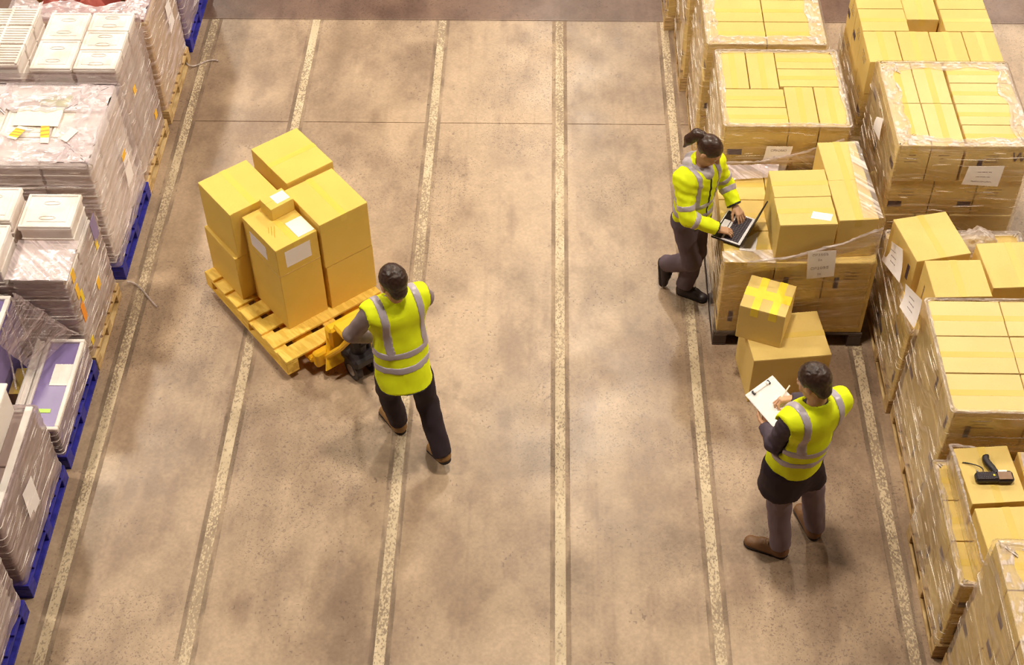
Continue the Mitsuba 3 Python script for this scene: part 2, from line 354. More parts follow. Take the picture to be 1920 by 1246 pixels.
# ------------------------------------------------------------------ stretch film
def film(label, x0, x1, y0, y1, z0, z1, mat='m_film', border=0.09, off=0.020, seed=0, amp=0.006, step=0.022, top_fn=None, lean=0.0, name='stretch_film', strands=150):
    """Film wound round a rectangular load and folded a little way over its top."""
    r = 0.03
    X0, X1, Y0, Y1 = x0 - off, x1 + off, y0 - off, y1 + off
    segs = [((X0 + r, Y0), (X1 - r, Y0)), ((X1, Y0 + r), (X1, Y1 - r)), ((X1 - r, Y1), (X0 + r, Y1)), ((X0, Y1 - r), (X0, Y0 + r))]
    cen = [(X1 - r, Y0 + r), (X1 - r, Y1 - r), (X0 + r, Y1 - r), (X0 + r, Y0 + r)]
    pts, nrm = [], []
    for i, (a, b) in enumerate(segs):
        a, b = np.array(a), np.array(b); L = np.linalg.norm(b - a); n = max(2, int(L / step))
        d = (b - a) / L; nn = np.array([d[1], -d[0]])
        for t in np.linspace(0, 1, n, endpoint=False): pts.append(a + (b - a) * t); nrm.append(nn)
        a0 = math.atan2(nn[1], nn[0])
        for t in np.linspace(0, 1, 4, endpoint=False):
            q = a0 + t * np.pi / 2; v = np.array([np.cos(q), np.sin(q)]); pts.append(np.array(cen[i]) + r * v); nrm.append(v)
    pts, nrm = np.array(pts), np.array(nrm)
    pts, nrm = np.vstack([pts, pts[:1]]), np.vstack([nrm, nrm[:1]])
    s = np.concatenate([[0], np.cumsum(np.linalg.norm(np.diff(pts, axis=0), axis=1))])
    N = len(pts)
    ang = np.arange(N) / (N - 1) * 2 * np.pi
    ring = np.stack([np.cos(ang) * 3, np.sin(ang) * 3, np.full(N, seed * 3.7)], -1)
    cx, cy = (x0 + x1) / 2, (y0 + y1) / 2
    rows, uvs = [], []
    nz = max(3, int((z1 - z0) / 0.03))
    for k in range(nz + 1):
        z = z0 + (z1 - z0) * k / nz
        sag = (meshkit.noise(ring * 2.5 + 11, seed) - 0.5) * 0.05 if k == 0 else 0.0
        wr = (meshkit.fbm(np.stack([ring[:, 0] * 1.2, ring[:, 1] * 1.2, np.full(N, z * 26.0 + seed)], -1), 3, seed) - 0.5) * 2 * amp
        wr = np.where(k == nz, 0.0, wr) + 0.004
        q = pts + nrm * wr[:, None] - nrm * lean * (z - z0)
        zz = np.full(N, z) + sag
        rows.append(np.column_stack([q, zz])); uvs.append(np.column_stack([s, np.full(N, z)]))
    if border > 0:
        nb = 6
        depth = border * (0.45 + 1.1 * meshkit.fbm(ring * 1.3 + 5, 3, seed + 4))
        for k in range(1, nb + 1):
            f = k / nb
            inward = np.array([cx, cy]) - pts
            inx = np.clip(inward[:, 0], -depth * f, depth * f); iny = np.clip(inward[:, 1], -depth * f, depth * f)
            edge_x = (np.abs(nrm[:, 0]) > 0.3); edge_y = (np.abs(nrm[:, 1]) > 0.3)
            q = pts + np.column_stack([np.where(edge_x, inx, 0), np.where(edge_y, iny, 0)]) - nrm * lean * (z1 - z0)
            q = q + (pts * 0)
            zz = z1 + 0.004 + 0.010 * meshkit.fbm(np.column_stack([q * 22, np.full(N, seed)]), 3, seed + 9) * (1 if k < nb else 0.4)
            rows.append(np.column_stack([q, zz])); uvs.append(np.column_stack([s, np.full(N, 10 + k * 0.02 + z1)]))
    v = np.vstack(rows); uv = np.vstack(uvs)
    if top_fn is not None: v = top_fn(v)
    R = len(rows)
    i = np.arange(R - 1)[:, None] * N + np.arange(N - 1)[None]
    f = np.vstack([np.stack([i, i + 1, i + N + 1], -1).reshape(-1, 3), np.stack([i, i + N + 1, i + N], -1).reshape(-1, 3)])
    k = thing(name, label, 'stretch film')
    part(k, 'sheet', mikit.ply(trimesh.Trimesh(v, f, process=False), mat, smooth=True, uv=uv))
    if strands:
        rg = np.random.default_rng(seed + 500); ms = []
        for _ in range(strands):
            i0 = rg.integers(0, N - 2); ln = rg.choice([2, 3, 5, 9, 16]) + 1; i1 = min(N - 1, i0 + ln)
            row = rg.integers(1, nz); slope = rg.uniform(-0.10, 0.10)
            idx = np.arange(i0, i1 + 1)
            if len(idx) < 3: continue
            b = rows[row][idx] + np.column_stack([nrm[idx] * 0.003, (idx - i0) * step * slope + rg.normal(0, 0.0012, len(idx))])
            if top_fn is not None: b = top_fn(b)
            ms.append(tube(b, np.maximum(0.0004, rg.uniform(0.0012, 0.0028) * np.sin(np.linspace(0.15, np.pi - 0.15, len(b)))), 5))
        part(k, 'wrinkle', mikit.ply(cat(*ms), 'm_strand', smooth=True), kind='stuff', label='fine white wrinkles of the film')
    return k
# ------------------------------------------------------------------ right-hand rows of carton pallets
Hc = 0.3533
R1 = [  # description, x0, x1, y0, y1, layers
    ('farthest pallet by the middle line', 1.10, 2.06, 11.34, 12.28, [('grid', 2, 3, 'x')] * 3, Hc),
    ('third pallet behind the laptop', 1.19, 2.15, 10.42, 11.24, [('grid', 2, 3, 'x')] * 3, Hc),
    ('second pallet behind the laptop', 1.25, 2.19, 9.44, 10.36, [('grid', 2, 3, 'x')] * 3, Hc),
    ('pallet just behind the laptop', 1.315, 2.245, 8.43, 9.36, [('pin', False), ('pin', True), ('pin', False)], Hc),
]
for i, (desc, x0, x1, y0, y1, lay, h) in enumerate(R1):
    pallet(x0 - 0.02, x1 + 0.02, y0 - 0.02, y1 + 0.02, f'wooden pallet under the film-wrapped cartons, the {desc}')
    carton_stack(desc, x0, x1, y0, y1, 0.14, h, lay, ['m_carton'])
    film(f'clear stretch film wound round the cartons on the {desc}', x0, x1, y0, y1, 0.142, 1.2, seed=i + 1, border=(0.06, 0.06, 0.13, 0.05)[i])
# the half-unwrapped pallet that the woman works at
DL = 'half-unwrapped laptop pallet'
pallet(1.25, 2.35, 7.33, 8.35, f'dark pallet, the {DL}', 'm_wood_dark')
carton_stack(DL, 1.26, 2.34, 7.34, 8.34, 0.14, 0.355, [('grid', 3, 2, 'x'), ('grid', 3, 3, 'x')], ['m_carton'])
for (cx, cy, w, d, yaw, seam, pos) in ((1.805, 7.505, 0.40, 0.285, 3, 'x', 'near upper carton with a white note on top'),
                                        (1.795, 7.795, 0.40, 0.285, 3, 'x', 'far carton of the upper pair behind the white note'),
                                        (2.150, 7.625, 0.275, 0.42, 4, 'y', 'near carton of the raised right-hand pair'),
                                        (2.125, 8.045, 0.275, 0.42, 4, 'y', 'far carton of the raised right-hand pair')):
    carton_thing(f'{pos}, on the laptop pallet', cx, cy, 0.8515, w, d, 0.35, yaw, seam, 'm_carton')
BLUR = [(0, 3.0), (4.2, 4.4), (8.3, 2.6)]
def sheet(name, label, corners, mat='m_paper', curl=0.0, lines=None, cat_='paper', t=0.0008, nrm=None):
    """A sheet of paper through four corners (clockwise from top left), bulging by curl along its normal; lines: (text, u, v, height)."""
    k = thing(name, label, cat_)
    c = np.asarray(corners, float); n = 8
    N = np.cross(c[3] - c[0], c[1] - c[0]); N /= np.linalg.norm(N)
    def pt(u, v):
        b = (c[0] * (1 - u) + c[1] * u) * (1 - v) + (c[3] * (1 - u) + c[2] * u) * v
        return b + N * curl * (4 * v * (1 - v) * 0.6 + 0.8 * u * v * v)
    g = np.array([[pt(i / n, j / n) for i in range(n + 1)] for j in range(n + 1)]).reshape(-1, 3)
    f = []
    for j in range(n):
        for i in range(n):
            a = j * (n + 1) + i; f += [[a, a + n + 1, a + 1], [a + 1, a + n + 1, a + n + 2]]
    f = np.array(f); v = np.vstack([g, g - N * t]); K = len(g)
    rim = [j for j in range(n)] + [n + (n + 1) * j for j in range(n)] + [(n + 1) * (n + 1) - 1 - j for j in range(n)] + [(n + 1) * (n - j) for j in range(n)]
    q = []
    for a, b in zip(rim, rim[1:] + rim[:1]): q += [[a, b, b + K], [a, b + K, a + K]]
    m = trimesh.Trimesh(v, np.vstack([f, f[:, ::-1] + K, q]), process=False)
    part(k, 'sheet', mikit.ply(m, mat))
    if lines:
        ms = []
        W, H = np.linalg.norm(c[1] - c[0]), np.linalg.norm(c[3] - c[0])
        for (txt, u, v, hgt) in lines:
            tm = meshkit.text_mesh(txt, hgt, 0.0004) if isinstance(txt, str) else cat(*[plain(l * hgt, hgt * 0.35, 0.0004, (x * hgt, 0, 0)) for x, l in txt])   # too blurred to read: plain strokes
            vv = tm.vertices.copy(); wid = vv[:, 0].max() - vv[:, 0].min()
            vv[:, 0] -= vv[:, 0].min() + wid / 2
            out = np.array([pt(u + x / W, v - y / H) + N * (0.0006 + z) for x, y, z in vv])
            ms.append(trimesh.Trimesh(out, tm.faces, process=False))
        part(k, 'handwriting', mikit.ply(cat(*ms), 'm_ink'))
    return k
sheet('paper_note', 'small white note on the upper carton beside the laptop', [(1.855, 7.50, 1.2025), (1.99, 7.47, 1.2025), (1.965, 7.40, 1.2025), (1.83, 7.43, 1.2025)], 'm_paper_warm')
sheet('paper_sheet', 'white sheet handwritten CPROMO behind the woman, on the wrapped pallet', [(1.64, 8.394, 1.04), (1.835, 8.394, 1.04), (1.80, 8.388, 0.80), (1.61, 8.388, 0.80)], 'm_paper', 0.005,
      [('CPROMO', 0.5, 0.20, 0.020), ('1x', 0.45, 0.48, 0.022), ('CPROMO', 0.5, 0.80, 0.020)])
sheet('paper_sheet', 'white sheet handwritten CP1055 2x on the film below the laptop pallet cartons', [(1.825, 7.300, 1.00), (2.02, 7.300, 1.02), (2.04, 7.300, 0.77), (1.85, 7.300, 0.735)], 'm_paper', 0.005,
      [('CP1055', 0.45, 0.16, 0.021), ('2x', 0.45, 0.34, 0.018), ('CP1055', 0.45, 0.66, 0.024), ('2x', 0.45, 0.88, 0.018)])
sheet('paper_sheet', 'pale sheet of paper lying under the laptop corner', [(1.40, 7.56, 0.856), (1.53, 7.66, 0.856), (1.49, 7.445, 0.856), (1.375, 7.465, 0.857)], 'm_paper', 0.0)
sheet('paper_sheet', 'blank sheet of packing instructions on the back right wrapped pallet', [(2.985, 7.880, 1.30), (3.235, 7.880, 1.305), (3.225, 7.874, 1.12), (2.965, 7.874, 1.135)], 'm_paper', 0.004,
      [(BLUR, 0.5, 0.30, 0.009), (BLUR, 0.5, 0.55, 0.009), ('Packing instructions', 0.5, 0.82, 0.011)])
labels['paper_sheet_003']['label'] = 'white sheet of packing instructions on the front of the back right wrapped pallet'
sheet('paper_sheet', 'white sheet folded over the aisle side of the back right wrapped pallet', [(2.445, 8.53, 1.22), (2.44, 8.33, 1.36), (2.435, 8.27, 1.20), (2.435, 8.52, 1.12)], 'm_paper', 0.01)
sheet('paper_sheet', 'upper curled printed sheet hanging on the aisle side under the tilted carton', [(2.425, 7.56, 0.90), (2.43, 7.17, 1.16), (2.40, 7.02, 0.99), (2.41, 7.50, 0.74)], 'm_paper', -0.02,
      [(BLUR, 0.45, 0.3, 0.012), (BLUR, 0.5, 0.5, 0.012), (BLUR, 0.5, 0.7, 0.012)])
sheet('paper_sheet', 'lower curled printed sheet hanging on the aisle side film', [(2.435, 6.95, 1.05), (2.44, 6.58, 1.27), (2.40, 6.52, 1.07), (2.41, 6.88, 0.90)], 'm_paper', -0.02,
      [(BLUR, 0.45, 0.3, 0.012), (BLUR, 0.5, 0.5, 0.012), (BLUR, 0.5, 0.7, 0.012)])

def film_path(k, pts, mat, amp=0.01, seed=0, nz=7, rope=0.0, name='sheet', closed=False):
    """A band of film along points (x, y, z low, z high), with a bunched upper edge of radius rope."""
    pts = np.asarray(pts, float)
    seg = np.concatenate([[0], np.cumsum(np.linalg.norm(np.diff(pts[:, :2], axis=0), axis=1))])
    n = max(6, int(seg[-1] / 0.022))
    s = np.linspace(0, seg[-1], n)
    q = np.column_stack([np.interp(s, seg, pts[:, i]) for i in range(4)])
    d = np.gradient(q[:, :2], axis=0); d /= np.linalg.norm(d, axis=1)[:, None]
    nn = np.column_stack([d[:, 1], -d[:, 0]])
    rows, uvs = [], []
    for j in range(nz + 1):
        z = q[:, 2] + (q[:, 3] - q[:, 2]) * j / nz
        w = (meshkit.fbm(np.column_stack([s * 4, np.full(n, seed), z * 26]), 3, seed) - 0.4) * amp * 2
        rows.append(np.column_stack([q[:, :2] + nn * w[:, None], z])); uvs.append(np.column_stack([s, z]))
    v = np.vstack(rows); i = np.arange(nz)[:, None] * n + np.arange(n - 1)[None]
    f = np.vstack([np.stack([i, i + 1, i + n + 1], -1).reshape(-1, 3), np.stack([i, i + n + 1, i + n], -1).reshape(-1, 3)])
    part(k, name, mikit.ply(trimesh.Trimesh(v, f, process=False), mat, smooth=True, uv=np.vstack(uvs)))
    if rope:
        c = np.column_stack([q[:, :2], q[:, 3]])
        c = c + (np.column_stack([meshkit.fbm(np.column_stack([s * 6, np.full(n, seed + k_), s * 0]), 3, seed + k_) for k_ in (1, 2, 3)]) - 0.5) * 0.02
        m = crumple(tube(c, rope * (0.6 + 0.9 * meshkit.fbm(np.column_stack([s * 9, s * 0, s * 0 + seed]), 3, seed)), 14), 0.010, 45, seed)
        part(k, 'bunched_edge', mikit.ply(m, 'm_film_rope', smooth=True, uv=m.vertices[:, :2]), label='bunched white edge of the film')
def crumple(m, amp, freq, seed):
    m = m.copy(); n = m.vertex_normals
    m.vertices = m.vertices + n * ((meshkit.fbm(m.vertices * freq, 3, seed) - 0.5) * 2 * amp)[:, None]
    return m
film_material('m_film_rope', (0.70, 0.60, 0.56), 0.38, 0.55, 3.0, 60.0)
k = thing('stretch_film', 'loosened stretch film with a bunched diagonal edge round the laptop pallet', 'stretch film')
film_path(k, [(1.245, 8.33, .12, .86), (1.245, 7.35, .10, .86), (1.26, 7.322, .10, .86), (1.5, 7.322, .13, .87), (1.7, 7.322, .17, .92), (2.05, 7.322, .19, 1.06), (2.31, 7.335, .20, 1.205), (2.345, 7.42, .20, 1.21), (2.345, 8.22, .20, 1.21), (2.31, 8.36, .20, 1.20), (1.95, 8.37, .20, 1.00), (1.6, 8.36, .20, .91), (1.3, 8.36, .20, .89)], 'm_film', 0.007, 31, 26)
film_path(k, [(1.42, 7.318, .83, .875), (1.7, 7.318, .83, .925), (2.05, 7.318, .95, 1.06), (2.31, 7.328, 1.09, 1.20)], 'm_film_milky', 0.012, 33, 8, 0.008, 'folded_band')
film_path(k, [(2.2, 8.385, .98, 1.12), (1.95, 8.385, .90, 1.00), (1.6, 8.375, .84, .91), (1.3, 8.375, .82, .89)], 'm_film_milky', 0.014, 34, 8, 0.008, 'folded_band')
def spread(k, pts, mat, seed, name='folded_flap', amp=0.02, top=10.0):
    """A crinkled film sheet over a quad (four corners)."""
    c = np.asarray(pts, float); n = 26
    u, v = np.meshgrid(np.linspace(0, 1, n), np.linspace(0, 1, n))
    g = (c[0] * (1 - u[..., None]) + c[1] * u[..., None]) * (1 - v[..., None]) + (c[3] * (1 - u[..., None]) + c[2] * u[..., None]) * v[..., None]
    g = g.reshape(-1, 3)
    N = np.cross(c[1] - c[0], c[3] - c[0]); N /= np.linalg.norm(N); N = N if N[2] > 0 else -N
    g = g + N * (meshkit.fbm(g * 17, 3, seed) * amp)[:, None]
    i = np.arange(n - 1)[:, None] * n + np.arange(n - 1)[None]
    f = np.vstack([np.stack([i, i + 1, i + n + 1], -1).reshape(-1, 3), np.stack([i, i + n + 1, i + n], -1).reshape(-1, 3)])
    part(k, name, mikit.ply(trimesh.Trimesh(g, f, process=False), mat, smooth=True, uv=np.column_stack([g[:, 0] + g[:, 1], top + g[:, 2]])))
spread(k, [(1.25, 7.33, .857), (1.62, 7.33, .857), (1.66, 7.46, .859), (1.25, 7.44, .859)], 'm_film', 41)
spread(k, [(2.19, 7.42, 1.206), (2.33, 7.42, 1.206), (2.27, 8.25, 1.206), (2.19, 8.24, 1.206)], 'm_film', 43)
spread(k, [(1.28, 8.20, .857), (1.72, 8.24, .857), (1.74, 8.34, .90), (1.28, 8.35, .88)], 'm_film_milky', 47, amp=0.03)
# the two loose boxes on the floor
carton_thing('large plain carton on the floor under the smaller box with many tape strips', 1.715, 7.02, 0.0, 0.555, 0.43, 0.445, 7, 'x', 'm_carton', 'm_tape', tape_w=0.05)
k = carton_thing('smaller carton with many bright tape strips, turned askew on the large floor carton', 1.56, 7.105, 0.445, 0.325, 0.325, 0.315, -20, 'x', 'm_carton', 'm_tape_bright', tape_w=0.085)
for ux in (-0.055, 0.075):
    part(k, 'tape', mikit.ply(cat(plain(0.055, 0.327, 0.0009), plain(0.055, 0.0008, 0.075, (0, -0.1634, -0.074))), 'm_tape_bright'), P(1.56, 7.105, 0.7605, -20) @ P(ux, 0, 0))

# second row
DA, DB, DCb, DC, DD, DE = ('far right pallet at the top edge', 'right pallet with printed sheet', 'right pallet with three loose boxes', 'right-hand pallet behind the scanner', 'pallet with the scanner', 'nearest right-hand pallet at the frame corner')
def right_row(desc, x0, x1, y0, y1, h, lay, z, fz=None, border=0.07, top='m_carton', skip=lambda li, c: False, seed=50, mat='m_film'):
    pallet(x0 - 0.02, x1 + 0.02, y0 - 0.02, y1 + 0.02, f'wooden pallet under the {desc}' if not desc.startswith('right') else f'wooden pallet, the {desc}')
    carton_stack(desc, x0, x1, y0, y1, 0.14, h, lay, [top], skip=skip)
    if fz: film(f'clear stretch film wound round the {desc}', x0, x1, y0, y1, 0.142, fz, mat, seed=seed, border=border)
right_row(DA, 2.44, 3.46, 9.02, 10.02, 0.303, [('grid', 2, 3, 'x')] * 3 + [('well',)], 1.35, None, 0, seed=51)
k = carton_thing('carton sunk in the well between the top cartons of the far right pallet', 2.945, 9.80, 1.03, 0.255, 0.38, 0.30, 0, 'y', 'm_carton')
film('torn stretch film round the lower cartons of the far right pallet', 2.44, 3.46, 9.02, 10.02, 0.142, 1.0, seed=52, border=0.0)
right_row(DB, 2.475, 3.415, 7.925, 8.90, 0.325, [('grid', 3, 2, 'y'), ('mix',), ('grid', 3, 2, 'y'), ('mix',)], 1.44, 1.44, 0.12, top='m_carton_pale', seed=53)
right_row(DCb, 2.465, 3.42, 6.70, 7.72, 0.33, [('grid', 2, 3, 'x')] * 2, 0.8, 0.81, 0.05, seed=54)
carton_thing('tilted tall loose carton beside the upper hanging sheet', 2.655, 7.315, 0.80, 0.39, 0.43, 0.35, 13, 'y', 'm_carton', marks=[('left', -0.6, 0.3, 0.035, 0.13, 'm_print')])
carton_thing('loose carton between the tilted carton and the pale stack', 2.74, 6.855, 0.80, 0.375, 0.345, 0.40, 2, 'y', 'm_carton', marks=[('left', 0.3, 0.4, 0.02, 0.12, 'm_print_soft')])
carton_thing('loose carton at the right frame edge beside the crumpled film', 3.175, 7.045, 0.80, 0.43, 0.43, 0.35, 4, 'y', 'm_carton', marks=[('front', 0.2, 0.5, 0.05, 0.2, 'm_tape')])
k = thing('crumpled_film', 'crumpled ball of stretch film behind the loose cartons', 'stretch film')
m = trimesh.creation.icosphere(4, 0.13); m.vertices *= [1.2, 0.75, 0.9]
m = crumple(crumple(m, 0.06, 9, 3), 0.02, 40, 4); m.apply_translation([3.04, 7.47, 0.92])
solid(k, mikit.ply(m, 'm_film_rope', smooth=True, uv=m.vertices[:, :2]))
right_row(DC, 2.495, 3.43, 5.70, 6.65, Hc, [('grid', 2, 3, 'x'), ('grid', 3, 2, 'y'), ('grid', 2, 3, 'x')], 1.2, 1.2, 0.028, top='m_carton_pale', seed=55)
right_row(DD, 2.45, 3.40, 4.72, 5.63, 0.325, [('grid', 3, 2, 'y'), ('grid', 2, 3, 'x')], 0.79, 0.79, 0.05, seed=56)
carton_thing('carton lying under the barcode scanner', 2.705, 5.385, 0.79, 0.335, 0.42, 0.20, 5, 'y', 'm_carton')
carton_thing('carton in front of the one that carries the scanner', 2.765, 4.945, 0.79, 0.37, 0.41, 0.19, 4, 'y', 'm_carton')
carton_thing('film-covered carton to the right of the scanner', 3.13, 5.42, 0.79, 0.42, 0.33, 0.17, 0, 'x', 'm_carton')
k = thing('stretch_film', 'upright band of stretch film left of the scanner carton', 'stretch film')
film_path(k, [(2.70, 5.645, .80, .92), (2.525, 5.64, .80, .96), (2.515, 5.5, .80, .99), (2.52, 5.1, .80, 1.0), (2.53, 4.75, .80, 1.0), (2.6, 4.71, .80, .95)], 'm_film', 0.010, 61, 8, 0.008)
k = thing('stretch_film', 'glossy folded film on the carton right of the scanner', 'stretch film')
spread(k, [(2.91, 5.26, .968), (3.33, 5.26, .968), (3.33, 5.57, .968), (2.93, 5.57, .968)], 'm_film_milky', 63, 'sheet', 0.02)
right_row(DE, 2.505, 3.45, 3.70, 4.64, 0.3025, [('grid', 3, 2, 'y'), ('grid', 2, 3, 'x'), ('grid', 3, 2, 'y'), ('grid', 2, 3, 'x')], 1.35, 1.35, 0.10, seed=57, top='m_carton')
# the W in marker pen and the black-on-white details on the printed-sheet pallet are parts of its cartons
wk = next(k for k, v in labels.items() if v.get('label','').startswith('top layer carton, near right') and DB in v['label'])
wm = meshkit.text_mesh('W', 0.08, 0.0006); wm.apply_transform(trimesh.transformations.rotation_matrix(np.pi / 2, [1, 0, 0])); wm.apply_translation([3.28, 7.9258, 1.31])
part(wk, 'marker_letter', mikit.ply(wm, 'm_print'))

# ------------------------------------------------------------------ left-hand pallets of crates
LX = -3.33
def crate_parts(k, w, d, h, M, kind='lid', mat='m_crate'):
    """kind lid: closed crate with panelled lid; slat: vented crate with top bars; tray: plain rims."""
    R = lambda v: round(v, 3)
    def body():
        ms = [bevel(w - 0.02, d - 0.02, h - 0.012, 0.006), bevel(w, d, 0.028, 0.006, (0, 0, h - 0.040)), bevel(w - 0.006, d - 0.006, 0.014, 0.004, (0, 0, h * 0.45)), bevel(w - 0.01, d - 0.01, 0.012, 0.004, (0, 0, 0.004))]
        return mikit.ply(cat(*ms), mat)
    part(k, 'body', cached(('crb', R(w), R(d), R(h), mat), body), M)
    if kind == 'lid':
        def lid():
            t = 0.014; b = 0.022
            return mikit.ply(cat(bevel(w - 0.008, d - 0.008, 0.006, 0.002, (0, 0, 0)), bevel(w - 0.004, b, t, 0.004, (0, d / 2 - b / 2 - 0.002, 0)), bevel(w - 0.004, b, t, 0.004, (0, -d / 2 + b / 2 + 0.002, 0)),
                                 bevel(b, d - 0.01, t, 0.004, (w / 2 - b / 2 - 0.002, 0, 0)), bevel(b, d - 0.01, t, 0.004, (-w / 2 + b / 2 + 0.002, 0, 0)), bevel(w - 0.10, d - 0.12, 0.011, 0.004)), mat)
        part(k, 'lid', cached(('crl', R(w), R(d), mat), lid), M @ P(0, 0, h - 0.012))
        def ring():
            a = np.linspace(0, 2 * np.pi, 25)
            p = np.column_stack([np.cos(a) * 0.045 + np.sign(np.cos(a)) * 0.012, np.sin(a) * 0.017, a * 0 + 0.004])
            return mikit.ply(tube(p, 0.0032, 6, False), 'm_crate')
        rr = cached('ring', ring)
        part(k, 'handle', rr, M @ P(0, -d * 0.22, h - 0.003)); part(k, 'handle', rr, M @ P(0, d * 0.22, h - 0.003))
    elif kind == 'slat':
        part(k, 'vent_floor', cached(('crv', R(w), R(d)), lambda: mikit.ply(plain(w - 0.03, d - 0.03, 0.004), 'm_crate_slot')), M @ P(0, 0, h - 0.012))
        n = 7
        sl = cached(('crs', R(w), R(d)), lambda: mikit.ply(bevel(w - 0.01, (d - 0.02) / n * 0.62, 0.014, 0.003), mat))
        for i in range(n): part(k, 'slat', sl, M @ P(0, -d / 2 + 0.01 + (i + .5) * (d - 0.02) / n, h - 0.010))
        ra = cached(('crr', R(d)), lambda: mikit.ply(bevel(0.020, d, 0.018, 0.003), mat))
        for s in (-1, 0, 1): part(k, 'rail', ra, M @ P(s * (w / 2 - 0.012), 0, h - 0.013))
def crate_stack(desc, xs_, ys_, z0, tops, levels, kinds, mat='m_crate', group=None, noun='crate'):
    """Columns of crates; xs_ from the aisle inwards, ys_ from the near side; tops[i][j] the height of the column."""
    for i in range(len(xs_) - 1):
        for j in range(len(ys_) - 1):
            w, d = abs(xs_[i + 1] - xs_[i]) - 0.006, ys_[j + 1] - ys_[j] - 0.006
            cx, cy = (xs_[i] + xs_[i + 1]) / 2, (ys_[j] + ys_[j + 1]) / 2
            top = tops[i][j] if not np.isscalar(tops) else tops
            kind = kinds[i] if isinstance(kinds, (list, tuple)) else kinds
            n = levels; h = (top - z0) / n
            for q in range(n):
                look = {'lid': 'lidded', 'slat': 'slatted', 'tray': 'open-rimmed'}[kind]
                nx_, ny_ = len(xs_) - 1, len(ys_) - 1
                cn = {1: ['single'], 2: ['aisle-side', 'inner'], 3: ['aisle-side', 'middle', 'inner']}[nx_][i]
                rn = {2: ['near', 'far'], 3: ['near', 'middle', 'far']}[ny_][j]
                tn = (['bottom', 'second', 'third', 'fourth', 'fifth'][:n - 1] + ['top'])[q]
                k = thing(noun.replace(' ', '_'), f'{"pale " + look if mat == "m_crate" else "brown"} {noun}, {tn} tier, {rn} row, {cn} column, {desc}', noun.split()[-1])
                crate_parts(k, w, d, h - 0.002, P(cx + rng.uniform(-1, 1) * 0.002, cy, z0 + q * h), kind if q == n - 1 else 'tray', mat)
def left_pallet(desc, y0, y1, blue, x1=-4.53):
    return pallet(x1, LX + 0.03, y0, y1, f'{"blue" if blue else "wooden"} pallet under the {desc}', 'm_blue_paint' if blue else 'm_wood')
def lfilm(desc, y0, y1, z1, mat='m_film_milky', seed=70, border=0.12, lean=0.0, x0=-4.5, x1=LX, z0=0.142, amp=0.011):
    return film(f'milky stretch film wound round the {desc}', x0, x1, y0, y1, z0, z1, mat, border, 0.014, seed, amp, lean=lean)
# L0
d0 = 'violet drums load at the far end'
d0 = 'violet bundles at the far left'
left_pallet(d0, 10.93, 11.93, True)
for j in range(2):
    for i in range(3):
        carton_thing(f'violet plastic-covered bundle, {WORD[i]} from the aisle, {"near" if j == 0 else "far"} row, far left pallet', LX - 0.21 - i * 0.4, 11.19 + j * 0.48, 0.14, 0.39, 0.47, 0.95, 0, 'x', 'm_violet', None, lid=False, name='bundle', cat_='bundle')
lfilm(d0, 10.95, 11.91, 1.10, 'm_film_brown', 71)
# L1
d1 = 'board-sided bin at the top left'
left_pallet(d1, 9.88, 10.83, False)
k = thing('bulk_bin', 'big brown board-sided bin full of red goods at the top left', 'bin')
W_, D_, H_ = 1.15, 0.90, 0.90
bm = P(LX - W_ / 2, 10.355, 0.14)
for nm, m in (('side_panel', bevel(0.02, D_, H_, 0.003, (W_ / 2 - 0.01, 0, 0))), ('side_panel', bevel(0.02, D_, H_, 0.003, (-W_ / 2 + 0.01, 0, 0))), ('end_panel', bevel(W_ - 0.04, 0.02, H_, 0.003, (0, D_ / 2 - 0.01, 0))), ('end_panel', bevel(W_ - 0.04, 0.02, H_, 0.003, (0, -D_ / 2 + 0.01, 0))), ('base', plain(W_ - 0.04, D_ - 0.04, 0.02))):
    part(k, nm, mikit.ply(m, 'm_carton_brown'), bm)
for i in range(3):
    for j in range(3):
        m = crumple(trimesh.creation.icosphere(3, 0.19), 0.05, 8, i * 3 + j); m.vertices *= [0.80, 0.62, 2.1]
        kk = thing('sack', f'dull red sack, {WORD[i]} from the aisle, {WORD[j]} from the near side, in the big bin', 'sack')
        solid(kk, mikit.ply(m, 'm_red', smooth=True), bm @ P(0.36 - i * 0.36, -0.28 + j * 0.28, 0.46))
lfilm(d1, 9.90, 10.81, 1.06, 'm_film_milky', 72, 0.25)
# L2
d2 = 'crate pallet behind striped labels'
left_pallet(d2, 8.95, 9.78, False)
crate_stack(d2, [LX - 0.01, -3.68], [8.98, 9.23, 9.48, 9.73], 0.14, 1.265, 4, 'lid')
crate_stack(d2 + ', inner', [-3.69, -4.02], [8.98, 9.355, 9.73], 0.14, 1.265, 4, 'lid')
crate_stack(d2 + ', vented', [-4.09, -4.52], [8.98, 9.23, 9.48, 9.73], 0.14, 1.31, 4, 'slat')
lfilm(d2, 8.97, 9.74, 1.24, 'm_film_brown', 73, 0.0)
# L3
d3 = 'milky-wrapped pallet with striped labels'
left_pallet(d3, 7.95, 8.96, True)
crate_stack(d3, [LX - 0.02, -3.72, -4.11, -4.50], [7.98, 8.305, 8.63, 8.94], 0.14, 1.14, 5, 'lid')
lfilm(d3, 7.97, 8.94, 1.155, 'm_film_milky', 74, 0.30, amp=0.014)
